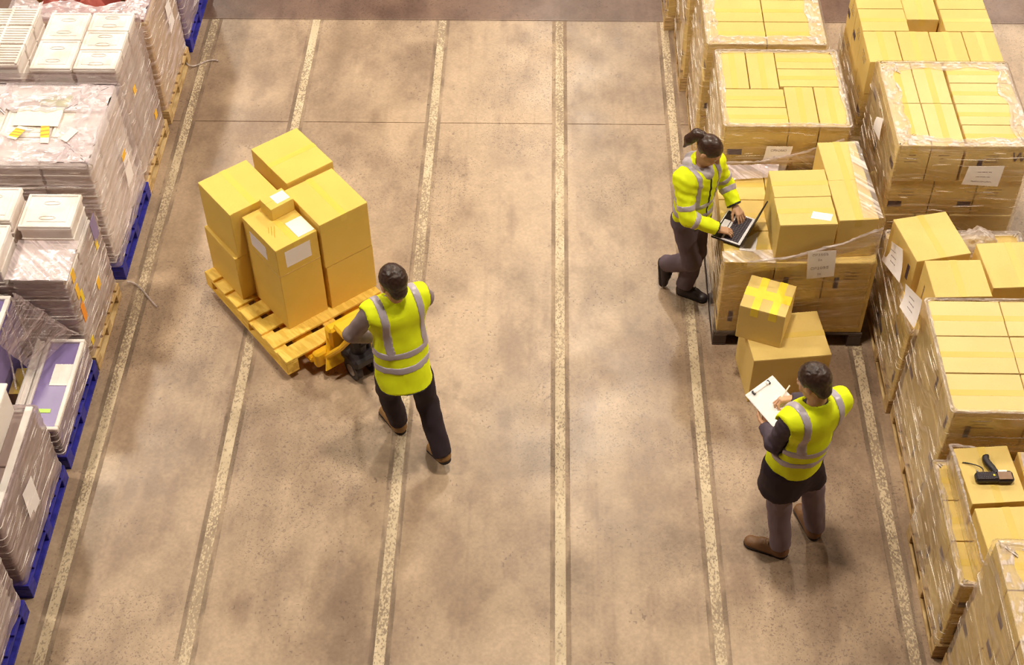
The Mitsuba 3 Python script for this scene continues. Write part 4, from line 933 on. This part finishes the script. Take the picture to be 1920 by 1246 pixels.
def hand_mesh(wrist, d, back, side, curls, thumb=(0.5, 0.4), scale=1.0, spread_=0.12, res=0.0032):
    """wrist point; d: towards the fingers; back: out of the back of the hand; side +1 when the thumb lies on d x back."""
    d = unit(d); back = unit(np.asarray(back, float) - d * np.dot(back, d)); x = np.cross(d, back) * side
    B = np.column_stack([x, d, back])
    W = lambda *q: np.asarray(wrist, float) + B @ (np.array(q, float) * scale)
    bones = []
    root = [(0.028, 0.083), (0.009, 0.088), (-0.011, 0.084), (-0.029, 0.075)]
    L = [(0.041, 0.025, 0.020), (0.046, 0.028, 0.021), (0.042, 0.026, 0.020), (0.033, 0.020, 0.018)]
    fan = [0.10, 0.02, -0.06, -0.16]
    palm = [((0.006, -0.04, 0), (0.004, 0.0, 0), 0.025, 0.024)]
    for (rx, ry) in root: palm.append(((rx * 0.55, 0.008, 0), (rx, ry - 0.004, 0.002), 0.0145, 0.0118))
    for q in range(4):
        a = np.array([root[q][0], root[q][1], 0.001]); ang = 0.0
        for j in range(3):
            ang += curls[q] * (0.9, 1.15, 0.7)[j]
            dd = np.array([math.sin(fan[q] + spread_ * (0.6 - q * 0.4)) * math.cos(ang), math.cos(ang), -math.sin(ang)])
            b = a + unit(dd) * L[q][j]
            bones.append((a, b, (0.0098, 0.0088, 0.0080)[j] * (0.9 if q == 3 else 1), (0.0088, 0.0080, 0.0068)[j] * (0.9 if q == 3 else 1)))
            a = b
    t0 = np.array([0.020, 0.022, -0.004]); a1, a2 = thumb
    t1 = t0 + 0.044 * unit([math.sin(0.75), math.cos(0.75), -a1]); t2 = t1 + 0.032 * unit([math.sin(0.75 - a2), math.cos(0.75 - a2), -a1 - 0.15]); t3 = t2 + 0.025 * unit([math.sin(0.6 - 1.5 * a2), math.cos(0.6 - 1.5 * a2), -a1 - 0.3])
    def fn(p):
        o = None
        for a, b, ra, rb in palm:
            c = cone(p, W(*a), W(*b), ra * scale, rb * scale); o = c if o is None else smin(o, c, 0.012)
        fs = None
        for i in range(4):
            g = None
            for a, b, ra, rb in bones[i * 3:i * 3 + 3]:
                c = cone(p, W(*a), W(*b), ra * scale, rb * scale); g = c if g is None else smin(g, c, 0.004)
            fs = g if fs is None else np.minimum(fs, g)
        o = smin(o, fs, 0.006)
        th = smin(cone(p, W(*t0), W(*t1), 0.0165 * scale, 0.0115 * scale), cone(p, W(*t1), W(*t2), 0.0112 * scale, 0.0100 * scale), 0.005)
        th = smin(th, cone(p, W(*t2), W(*t3), 0.0100 * scale, 0.0080 * scale), 0.004)
        return smin(o, th, 0.009)
    pts = np.array([W(*q) for b in bones for q in b[:2]] + [W(*t2), W(*t3), W(0, -0.07, 0), W(0.03, 0, 0), W(-0.03, 0, 0)])
    return nets(fn, pts.min(0) - 0.032, pts.max(0) + 0.032, res)

def head_fn(p, c, R, female=False):
    q = (p - c) @ R
    s = 0.95 if female else 1.0
    q = q / s
    o = ellip(q, (0, -0.012, 0.025), (0.077, 0.097, 0.094))
    o = smin(o, ellip(q, (0, 0.024, -0.035), (0.061, 0.071, 0.083)), 0.03)
    o = smin(o, ellip(q, (0, 0.050, -0.088), (0.040, 0.040, 0.030)), 0.03)
    o = smin(o, ellip(q, (0, 0.080, 0.022), (0.048, 0.016, 0.010)), 0.015)
    for x in (-1, 1):
        o = smax(o, -ellip(q, (x * 0.031, 0.100, -0.002), (0.019, 0.014, 0.012)), 0.012)
        o = smin(o, ellip(q, (x * 0.040, 0.066, -0.035), (0.020, 0.018, 0.018)), 0.02)
        o = smin(o, ellip(q, (x * 0.079, -0.006, -0.012), (0.010, 0.020, 0.032)), 0.008)
    o = smin(o, cone(q, (0, 0.092, 0.006), (0, 0.113, -0.032), 0.009, 0.0135), 0.010)
    o = smin(o, ellip(q, (0, 0.104, -0.036), (0.019, 0.010, 0.008)), 0.008)
    for z in (-0.063, -0.073): o = smin(o, ellip(q, (0, 0.090, z), (0.023, 0.010, 0.0055)), 0.004)
    return o * s

def cloth_noise(p, amp, f=14.0, seed=0): return (meshkit.fbm(p * f * np.array([1, 1, 0.75]), 2, seed) - 0.5) * 2 * amp

def person(label, J, hands, look):
    """J: joints in metres. look: clothing. Returns the key. The body is one skin mesh; clothes and hair are its children."""
    k = thing('person', label, 'person')
    g = {n: np.asarray(v, float) for n, v in J.items()}
    rv = unit((g['sR'] - g['sL']) * A3(1, 1, 0.0)); fv = np.cross(A3(0, 0, 1), rv)
    hv = unit((g['hR'] - g['hL']) * A3(1, 1, 0.0)); hf = np.cross(A3(0, 0, 1), hv)
    S = look.get('size', 1.0)
    chest, pel = (g['sL'] + g['sR']) / 2, (g['hL'] + g['hR']) / 2
    HR = frame(look['face'], look.get('crown', (0, 0, 1)))
    hc = g['head']
    nb = chest + A3(0, 0, 0.045) - fv * 0.01
    spine = unit(chest - pel)
    female = look.get('female', False)
    # --- skin body
    def core(p):
        o = cone(p, pel + A3(0, 0, 0.02), chest - A3(0, 0, 0.08), 0.115 * S, 0.130 * S, fv, 0.68)
        o = smin(o, cone(p, g['sL'], g['sR'], 0.046, 0.046), 0.05)
        for s in 'LR':
            o = smin(o, cone(p, g['s' + s], g['e' + s], 0.045 * S, 0.036 * S), 0.02)
            o = np.minimum(o, cone(p, g['e' + s], g['w' + s], 0.036 * S, 0.026 * S))
            o = smin(o, cone(p, g['h' + s], g['k' + s], 0.060 * S, 0.050 * S), 0.03)
            o = np.minimum(o, cone(p, g['k' + s], g['a' + s], 0.050 * S, 0.036 * S))
        return smin(o, cone(p, nb - A3(0, 0, 0.05), hc - HR[:, 2] * 0.05 - HR[:, 1] * 0.012, 0.058 * S, 0.050 * S), 0.04)
    pts = np.array([v for n, v in g.items() if n != 'head'] + [hc])
    low = nets(core, pts.min(0) - 0.15, pts.max(0) + 0.06, 0.014)
    hd = nets(lambda p: smin(head_fn(p, hc, HR, female), cone(p, nb - A3(0, 0, 0.04), hc - HR[:, 2] * 0.06 - HR[:, 1] * 0.015, 0.058 * S, 0.050 * S), 0.02), np.minimum(hc, nb) - 0.14, np.maximum(hc, nb) + 0.15, 0.0052)
    hm = [hand_mesh(**h) for h in hands]
    body = unite([low, hd] + hm)
    part(k, 'body', mikit.ply(body, look['skin'], smooth=True))
    for x in (-1, 1):
        e = trimesh.creation.icosphere(2, 0.0115); e.apply_translation(hc + HR @ A3(x * 0.031, 0.0775, -0.002) * (0.95 if female else 1.0)); part(k, 'eye', mikit.ply(e, 'm_eye', smooth=True))
        e = trimesh.creation.icosphere(2, 0.0055); e.apply_translation(hc + HR @ A3(x * 0.031, 0.0855, -0.004) * (0.95 if female else 1.0)); part(k, 'iris', mikit.ply(e, 'm_iris', smooth=True))
    # --- hair
    def hair(p):
        q = (p - hc) @ HR; q = q / (0.95 if female else 1.0)
        n_ = (meshkit.fbm(q * 60, 2, 5) - 0.5) * (0.008 if not female else 0.004)
        o = ellip(q, (0, -0.016, 0.034), (0.087, 0.104, 0.097) if not female else (0.083, 0.103, 0.093)) + n_
        o = smax(o, (q[:, 1] - q[:, 2] - look.get('hairline', 0.030)) * 0.7071, 0.012)
        o = smax(o, -ellip(q, (0, 0.095, -0.02), (0.070, 0.055, 0.065)), 0.01)
        for x in (-1, 1): o = smax(o, -ellip(q, (x * 0.085, 0.0, -0.022), (0.02, 0.024, 0.036)), 0.006)
        if not female: o = smin(o, ellip(q, (0, -0.052, -0.045), (0.060, 0.048, 0.062)) + n_, 0.02)
        if female:
            t = [(0, -0.075, 0.040), (0.0, -0.120, 0.055), (0.0, -0.148, 0.030), (0.012, -0.158, -0.045), (0.022, -0.145, -0.125)]
            rr = [0.036, 0.034, 0.044, 0.040, 0.008]
            for i in range(4): o = smin(o, cone(q, t[i], t[i + 1], rr[i], rr[i + 1]) + n_, 0.012)
        return o
    part(k, 'hair', mikit.ply(nets(hair, hc - (0.2 if female else 0.15), hc + (0.2 if female else 0.15), 0.0055), look['hair'], smooth=True))
    if female:
        b = trimesh.creation.torus(0.023, 0.007, 20, 10); b.apply_transform(trimesh.transformations.rotation_matrix(np.radians(72), [1, 0, 0]))
        b.vertices = (np.array(b.vertices) * 1.15 + A3(0, -0.104, 0.058)) @ HR.T * 0.95 + hc; part(k, 'hair_band', mikit.ply(b, 'm_trim', smooth=True))
    # --- trousers
    def legs(p):
        o = cone(p, pel - hv * 0.045, pel + hv * 0.045, 0.125 * S, 0.125 * S, hf, 0.88)
        o = smin(o, cone(p, pel, pel + spine * 0.12, 0.135 * S, 0.130 * S, hf, 0.78), 0.03)
        L = None
        for s in 'LR':
            c = smin(cone(p, g['h' + s], g['k' + s], 0.098 * S, 0.074 * S), cone(p, g['k' + s], g['a' + s] + unit(g['a' + s] - g['k' + s]) * 0.06, 0.076 * S, look.get('cuff', 0.062)), 0.03)
            c = smax(c, half(p, g['a' + s] + unit(g['a' + s] - g['k' + s]) * look.get('cuff_drop', 0.0), g['a' + s] - g['k' + s]), 0.006)
            L = c if L is None else smin(L, c, 0.012)
        o = smin(o, L, 0.03)
        if 'trouser_top' in look: o = smax(o, half(p, pel + spine * look['trouser_top'], spine), 0.006)
        return o + cloth_noise(p, 0.012, 12.0, 3)
    q = np.array([g[n] for n in ('hL', 'hR', 'kL', 'kR', 'aL', 'aR')])
    part(k, 'trousers', mikit.ply(nets(legs, q.min(0) - 0.16, q.max(0) + A3(0.17, 0.17, 0.24), 0.0105), look['trousers'], smooth=True))
    # --- upper clothes
    def trunk(p, extra=0.0, hem=0.0):
        o = cone(p, pel + spine * (0.10 + hem), chest - spine * 0.11, (0.152 if not female else 0.135) + extra, (0.166 if not female else 0.142) + extra, fv, 0.72)
        o = smin(o, cone(p, chest - rv * 0.10 - spine * 0.04, chest + rv * 0.10 - spine * 0.04, 0.092 + extra, 0.092 + extra), 0.07)
        o = smin(o, cone(p, g['sL'] - spine * 0.01, g['sR'] - spine * 0.01, 0.062 * S + extra, 0.062 * S + extra), 0.05)
        return smin(o, cone(p, nb - spine * 0.03, nb + spine * 0.030, 0.070 + extra, 0.062 + extra), 0.03)
    def sleeve(p, s, extra=0.0, stop=0.02):
        w = g['w' + s]; fd = unit(w - g['e' + s])
        o = smin(cone(p, g['s' + s], g['e' + s], 0.064 * S + extra, 0.056 * S + extra), cone(p, g['e' + s], w + fd * 0.03, 0.057 * S + extra, 0.043 * S + extra), 0.02)
        return smax(o, half(p, w + fd * stop, fd), 0.004)
    neck_cut = lambda p, r: -cone(p, nb + spine * 0.055 + fv * 0.02, hc, r, r)
    def shirt(p):
        o = smax(trunk(p, -0.006, look['shirt_hem']), -half(p, pel + spine * look['shirt_hem'], spine), 0.008)
        if look.get('skirt'):
            base = pel + spine * look['shirt_hem']
            sk = cone(p, pel + spine * 0.06, base - spine * 0.12, 0.162, 0.176, fv, 0.84)
            for s in 'LR': sk = smin(sk, cone(p, g['h' + s], g['k' + s], 0.106, 0.100), 0.05)
            sk = smax(smax(sk, -half(p, base, spine), 0.006), half(p, pel + spine * (look['vest_hem'] + 0.03), spine), 0.01)
            o = np.minimum(o, sk)
        if not look.get('sleeves'):
            for s in 'LR': o = smin(o, sleeve(p, s), 0.03)
        o = smax(o, neck_cut(p, 0.052), 0.008)
        return o + cloth_noise(p, 0.009, 15.0, 8)
    q = np.array([chest, pel + spine * min(0, look['shirt_hem']), g['eL'], g['eR'], g['wL'], g['wR'], g['sL'], g['sR']])
    lo, hi = q.min(0) - 0.20, q.max(0) + A3(0.20, 0.20, 0.14)
    def belt(fn, a, b, axis, o, up_=0.004):
        """A strip of fn's surface between two planes, standing proud of it."""
        return lambda p: smax(smax(fn(p) - up_, half(p, o + axis * b, axis), 0.002), -half(p, o + axis * a, axis), 0.002)
    VR = 0.0085
    if look['top'] == 'vest':
        sw = part(k, 'sweater', mikit.ply(nets(shirt, lo, hi, 0.0105), look['shirt'], smooth=True))
        if look.get('sleeves'):
            for s in 'LR': part(sw, 'sleeve', mikit.ply(nets(lambda p, s=s: sleeve(p, s) + cloth_noise(p, 0.014, 14.0, 8) + 0.002 * np.sin(p @ A3(40, 30, 100) + 4 * meshkit.noise(p * 8, 2)), lo, hi, 0.0095), look['sleeves'], smooth=True), label='slate sleeve')
        hem = look['vest_hem']
        def vest(p):
            o = trunk(p, 0.014, hem)
            o = smin(o, cone(p, pel + spine * (hem - 0.02) - fv * look.get('seat', 0.0), pel + spine * (hem + 0.25), 0.182, 0.165, fv, 0.86), 0.05)
            o = smax(o, -half(p, pel + spine * hem, spine), 0.006)
            for s in 'LR':
                sv = unit(g['s' + s] - chest)
                o = smin(o, smax(cone(p, g['s' + s] - sv * 0.05, g['s' + s] + sv * 0.01 , 0.080, 0.080), half(p, g['s' + s] + sv * 0.055, sv), 0.006), 0.02)
                o = smax(o, -smin(cone(p, g['s' + s] + sv * 0.065 - spine * 0.02, g['e' + s], 0.070, 0.080), cone(p, g['e' + s], g['w' + s], 0.078, 0.07), 0.02), 0.006)
            o = smax(o, -cone(p, nb + spine * 0.02 + fv * 0.03, nb + spine * 0.25 + fv * 0.03, 0.070, 0.090), 0.006)
            o = smax(o, -smax(cone(p, chest + fv * 0.16 + spine * 0.06, chest + fv * 0.22 - spine * 0.25, 0.06, 0.01), -(p - chest) @ fv, 0.01), 0.006)
            return o + cloth_noise(p, 0.010, 9.0, 12)
        v = part(k, 'vest', mikit.ply(nets(vest, lo, hi, VR), 'm_vest', smooth=True))
        t = look['bands']
        for z in t: part(v, 'reflective_band', mikit.ply(nets(belt(vest, z, z + 0.05, spine, pel), lo, hi, VR), 'm_band', smooth=40))
        for s in (-1, 1):
            f1 = lambda p, s=s: smax(belt(vest, s * 0.125 - 0.026, s * 0.125 + 0.026, rv, chest)(p), -half(p, pel + spine * (t[-1] + 0.04), spine), 0.002)
            part(v, 'reflective_band', mikit.ply(nets(f1, lo, hi, VR), 'm_band', smooth=40))
        f2 = lambda p: smax(vest(p) - 0.003, half(p, pel + spine * (hem + 0.008), spine), 0.002)
        part(v, 'hem_trim', mikit.ply(nets(f2, lo, hi, VR), 'm_trim', smooth=40))
    else:
        hem = look['shirt_hem']
        def jacket(p):
            o = smax(smin(trunk(p, 0.012, hem), cone(p, pel + spine * (hem - 0.02), pel + spine * (hem + 0.30), 0.150, 0.150, fv, 0.80), 0.04), -half(p, pel + spine * hem, spine), 0.006)
            for s in 'LR': o = smin(o, sleeve(p, s, 0.008, -0.005), 0.03)
            o = smax(o, -cone(p, nb + spine * 0.015 + fv * 0.035, hc, 0.066, 0.07), 0.006)
            return o + cloth_noise(p, 0.013, 12.0, 8) + 0.0022 * np.sin(p @ A3(38, 30, 95) + 4 * meshkit.noise(p * 7, 2))
        v = part(k, 'jacket', mikit.ply(nets(jacket, lo, hi, VR), 'm_vest', smooth=True))
        body_only = lambda p: smax(jacket(p), -np.minimum(sleeve(p, 'L', 0.022), sleeve(p, 'R', 0.022)), 0.004)
        for z in look['bands']: part(v, 'reflective_band', mikit.ply(nets(belt(body_only, z, z + 0.045, spine, pel), lo, hi, VR), 'm_band', smooth=40))
        for s in (-1, 1):
            f1 = lambda p, s=s: smax(belt(jacket, s * 0.10 - 0.022, s * 0.10 + 0.022, rv, chest)(p), -half(p, pel + spine * (look['bands'][-1] + 0.04), spine), 0.002)
            part(v, 'reflective_band', mikit.ply(nets(f1, lo, hi, VR), 'm_band', smooth=40))
        for s in 'LR':
            for a, b, t in ((g['s' + s], g['e' + s], 0.72), (g['e' + s], g['w' + s], 0.28)):
                ax = unit(b - a); o_ = a + (b - a) * t
                f1 = lambda p, s=s, ax=ax, o_=o_, a=a, b=b: smax(belt(jacket, -0.022, 0.022, ax, o_)(p), cone(p, a, b, 0.088, 0.088), 0.002)
                part(v, 'reflective_band', mikit.ply(nets(f1, lo, hi, VR), 'm_band', smooth=40))
            fd = unit(g['w' + s] - g['e' + s])
            f2 = lambda p, s=s, fd=fd: smax(belt(jacket, -0.018, -0.002, fd, g['w' + s], 0.003)(p), cone(p, g['e' + s], g['w' + s] + fd * 0.05, 0.08, 0.08), 0.002)
            part(v, 'cuff', mikit.ply(nets(f2, lo, hi, VR), 'm_trim', smooth=40), label='black cuff')
        f2 = lambda p: smax(jacket(p) - 0.003, half(p, pel + spine * (hem + 0.010), spine), 0.002)
        part(v, 'hem_trim', mikit.ply(nets(f2, lo, hi, VR), 'm_trim', smooth=40))
        fz = lambda p: smax(belt(jacket, -0.008, 0.008, rv, chest)(p), -half(p, chest, fv), 0.002)
        part(v, 'zip', mikit.ply(nets(fz, lo, hi, 0.006), 'm_trim', smooth=40), label='black front zip')
        def hood(p):
            o = smin(cone(p, nb - rv * 0.055 - fv * 0.035 + spine * 0.01, nb + rv * 0.055 - fv * 0.035 + spine * 0.01, 0.055, 0.055), cone(p, nb - rv * 0.065 + spine * 0.01, nb - rv * 0.02 + fv * 0.095 - spine * 0.03, 0.040, 0.026), 0.03)
            o = smin(o, cone(p, nb + rv * 0.065 + spine * 0.01, nb + rv * 0.02 + fv * 0.095 - spine * 0.03, 0.040, 0.026), 0.03)
            o = smin(o, cone(p, nb - fv * 0.08, nb - fv * 0.105 - spine * 0.10, 0.05, 0.035), 0.04)
            o = smin(o, cone(p, nb + fv * 0.085 - spine * 0.03, nb + fv * 0.10 - spine * 0.14, 0.04, 0.02), 0.03)
            o = smax(o, -cone(p, nb + spine * 0.02, hc, 0.050, 0.055), 0.012)
            return o + cloth_noise(p, 0.008, 22.0, 4)
        part(k, 'hood', mikit.ply(nets(hood, nb - 0.2, nb + 0.16, 0.008), 'm_hoodie', smooth=True), label='grey hood')
    # --- boots
    for s in 'LR':
        heel, toe, ank = look['feet'][s]
        heel, toe, ank = map(np.asarray, (heel, toe, ank))
        d = unit(toe - heel); u_ = unit(ank - heel - d * np.dot(ank - heel, d)); sd = np.cross(d, u_); L = np.linalg.norm(toe - heel)
        def boot(p):
            o = cone(p, heel + d * 0.045 + u_ * 0.045, toe - d * 0.05 + u_ * 0.030, 0.043 * S, 0.046 * S, u_, 0.80)
            o = smin(o, cone(p, heel + d * 0.05 + u_ * 0.05, heel + d * (L * 0.58) + u_ * 0.055, 0.042 * S, 0.040 * S), 0.03)
            o = smin(o, cone(p, heel + d * 0.06 + u_ * 0.06, ank + u_ * 0.05, 0.046 * S, 0.050 * S), 0.03)
            o = smax(o, -half(p, heel + u_ * 0.012, u_), 0.004)
            return smax(o, half(p, ank + u_ * 0.06, u_), 0.006)
        sole = lambda p: smax(smax(cone(p, heel + d * 0.042 + u_ * 0.03, toe - d * 0.052 + u_ * 0.03, 0.047 * S, 0.052 * S), half(p, heel + u_ * 0.022, u_), 0.003), -half(p, heel, u_), 0.003)
        q = np.array([heel, toe, ank + u_ * 0.06])
        bt = part(k, 'boot', mikit.ply(nets(boot, q.min(0) - 0.09, q.max(0) + 0.09, 0.007), look['boots'], smooth=True))
        part(bt, 'sole', mikit.ply(nets(sole, q.min(0) - 0.09, q.max(0) + 0.09, 0.006), look['sole'], smooth=40))
        for i in range(3):
            c = heel + d * (L * 0.46 + i * 0.022) + u_ * (0.103 - i * 0.010)
            part(bt, 'lace', mikit.ply(tube([c - sd * 0.028 - u_ * 0.006, c + u_ * 0.004, c + sd * 0.028 - u_ * 0.006], 0.0035, 6), look.get('lace', 'm_sole')))
    return k

# the man with the clipboard
fA = unit(A3(-0.50, 0.866, 0)); rA = A3(0.866, 0.50, 0)
clip_c = A3(1.425, 5.785, 1.155); clip_x = unit(A3(0.75, 0.46, 0.30)); clip_y = A3(-0.50, 0.85, 0.10); clip_y = unit(clip_y - clip_x * (clip_x @ clip_y)); clip_n = np.cross(clip_x, clip_y)
CM = T(np.vstack([np.column_stack([clip_x, clip_y, clip_n, clip_c]), [0, 0, 0, 1]]).tolist())
person('man in a yellow reflective vest writing on a clipboard, beside the nearest right pallets',
    dict(head=(1.565, 5.535, 1.655), sL=(1.445, 5.415, 1.425), sR=(1.755, 5.595, 1.425), eL=(1.385, 5.465, 1.165), wL=(1.375, 5.655, 1.065), eR=(1.765, 5.775, 1.20), wR=(1.535, 5.785, 1.205),
         hL=(1.455, 5.485, 0.90), hR=(1.625, 5.585, 0.90), kL=(1.505, 5.515, 0.49), kR=(1.735, 5.635, 0.49), aL=(1.560, 5.465, 0.10), aR=(1.800, 5.615, 0.10)),
    [dict(wrist=A3(1.375, 5.655, 1.062), d=(0.16, 0.9, 0.12), back=(0.10, 0.15, -1.0), side=1, curls=(0.16, 0.18, 0.2, 0.22), thumb=(0.25, 0.3)),
     dict(wrist=A3(1.535, 5.785, 1.205), d=(-0.96, 0.05, -0.22), back=(0.15, 0.45, 0.85), side=1, curls=(0.50, 0.62, 0.72, 0.8), thumb=(0.75, 0.9))],
    dict(face=(-0.72, 0.55, -0.42), skin='m_skin_light', hair='m_hair', trousers='m_grey_trousers', top='vest', shirt='m_tunic', sleeves='m_navy', shirt_hem=-0.25, trouser_top=-0.19, skirt=True, vest_hem=0.015, bands=(0.14, 0.245),
         boots='m_boot_brown', sole='m_sole', cuff=0.068, cuff_drop=0.0, lace='m_sole_tan',
         feet={'L': (A3(1.615, 5.440, 0), A3(1.335, 5.555, 0), A3(1.560, 5.465, 0.10)), 'R': (A3(1.820, 5.565, 0), A3(1.725, 5.850, 0), A3(1.800, 5.615, 0.10))}))
k = thing('clipboard', 'clipboard with white paper held by the man with the pen', 'clipboard')
part(k, 'board', mikit.ply(bevel(0.215, 0.325, 0.004, 0.0015), 'm_silver'), CM)
part(k, 'paper', mikit.ply(bevel(0.203, 0.292, 0.0015, 0.0005), 'm_paper'), CM @ P(0, -0.010, 0.0042), label='white sheet')
part(k, 'clip', mikit.ply(cat(bevel(0.105, 0.028, 0.008, 0.003), bevel(0.018, 0.020, 0.018, 0.004, (-0.048, -0.006, 0)), bevel(0.018, 0.020, 0.018, 0.004, (0.048, -0.006, 0))), 'm_paper'), CM @ P(0, 0.140, 0.0058))
for s in (-1, 1): part(k, 'clip_end', mikit.ply(bevel(0.014, 0.030, 0.012, 0.003), 'm_black'), CM @ P(s * 0.058, 0.136, 0.0058), label='black clip end')
k = thing('pen', 'white pen in the right hand of the man with the clipboard', 'pen')
pa, pb = A3(1.425, 5.760, 1.160), A3(1.515, 5.865, 1.235)
part(k, 'barrel', mikit.ply(tube([pa + (pb - pa) * 0.08, pb], 0.0052, 10), 'm_paper_warm', smooth=40))
part(k, 'tip', mikit.ply(tube([pa, pa + (pb - pa) * 0.08], [0.001, 0.005], 10), 'm_black', smooth=40))

# the woman at the laptop
person('woman with a ponytail in a yellow reflective jacket typing on a laptop',
    dict(head=(1.125, 7.785, 1.505), sL=(1.190, 7.915, 1.305), sR=(0.965, 7.710, 1.300), eL=(1.290, 7.945, 1.065), wL=(1.365, 7.825, 0.955), eR=(0.995, 7.590, 1.050), wR=(1.225, 7.575, 0.955),
         hL=(1.115, 7.875, 0.850), hR=(0.995, 7.765, 0.850), kL=(1.130, 7.855, 0.465), kR=(1.085, 7.745, 0.455), aL=(1.070, 7.865, 0.095), aR=(0.925, 7.985, 0.205)),
    [dict(wrist=A3(1.365, 7.825, 0.950), d=(0.45, -0.80, -0.35), back=(0.15, -0.15, 1), side=1, curls=(0.28, 0.33, 0.36, 0.40), thumb=(0.35, 0.35), scale=0.9),
     dict(wrist=A3(1.225, 7.575, 0.950), d=(0.92, 0.20, -0.34), back=(0.15, 0.0, 1), side=-1, curls=(0.28, 0.33, 0.36, 0.40), thumb=(0.35, 0.35), scale=0.9)],
    dict(face=(0.74, -0.40, -0.54), skin='m_skin_tan', hair='m_hair_brown', trousers='m_slate_trousers', top='jacket', shirt='m_vest', shirt_hem=-0.03, bands=(0.085, 0.185), female=True, size=0.92,
         boots='m_boot_black', sole='m_sole', cuff=0.066, cuff_drop=0.0, hairline=0.035,
         feet={'L': (A3(1.010, 7.885, 0), A3(1.250, 7.775, 0), A3(1.070, 7.865, 0.095)), 'R': (A3(0.870, 8.025, 0.235), A3(0.895, 7.930, 0.005), A3(0.925, 7.985, 0.205))}))

# the man with the pallet truck
person('man in a yellow reflective vest walking behind the pallet truck, seen from behind',
    dict(head=(-0.955, 6.335, 1.635), sL=(-1.105, 6.270, 1.415), sR=(-0.805, 6.440, 1.42), eL=(-1.250, 6.310, 1.175), wL=(-1.165, 6.430, 1.02), eR=(-0.800, 6.635, 1.190), wR=(-0.865, 6.665, 1.01),
         hL=(-1.020, 6.215, 0.90), hR=(-0.850, 6.310, 0.90), kL=(-1.080, 6.425, 0.52), kR=(-0.795, 6.310, 0.49), aL=(-1.035, 6.480, 0.10), aR=(-0.700, 6.150, 0.155)),
    [dict(wrist=A3(-1.165, 6.430, 1.02), d=(0.30, 0.88, -0.25), back=(-0.55, 0.2, 0.8), side=1, curls=(0.75, 0.78, 0.8, 0.8), thumb=(0.6, 0.6)),
     dict(wrist=A3(-0.865, 6.665, 1.01), d=(-0.80, 0.10, -0.25), back=(0.1, 0.55, 0.8), side=-1, curls=(0.75, 0.78, 0.8, 0.8), thumb=(0.6, 0.6))],
    dict(face=(-0.60, 0.76, -0.22), skin='m_skin_light', hair='m_hair', trousers='m_dark_trousers', top='vest', shirt='m_grey_sleeve', shirt_hem=0.02, vest_hem=-0.085, trouser_top=-0.045, seat=0.035, bands=(0.075, 0.185),
         boots='m_boot_tan', sole='m_sole', cuff=0.070, cuff_drop=0.015,
         feet={'L': (A3(-1.000, 6.425, 0), A3(-1.175, 6.660, 0), A3(-1.035, 6.480, 0.10)), 'R': (A3(-0.660, 6.085, 0.105), A3(-0.800, 6.310, 0.005), A3(-0.700, 6.150, 0.155))}))
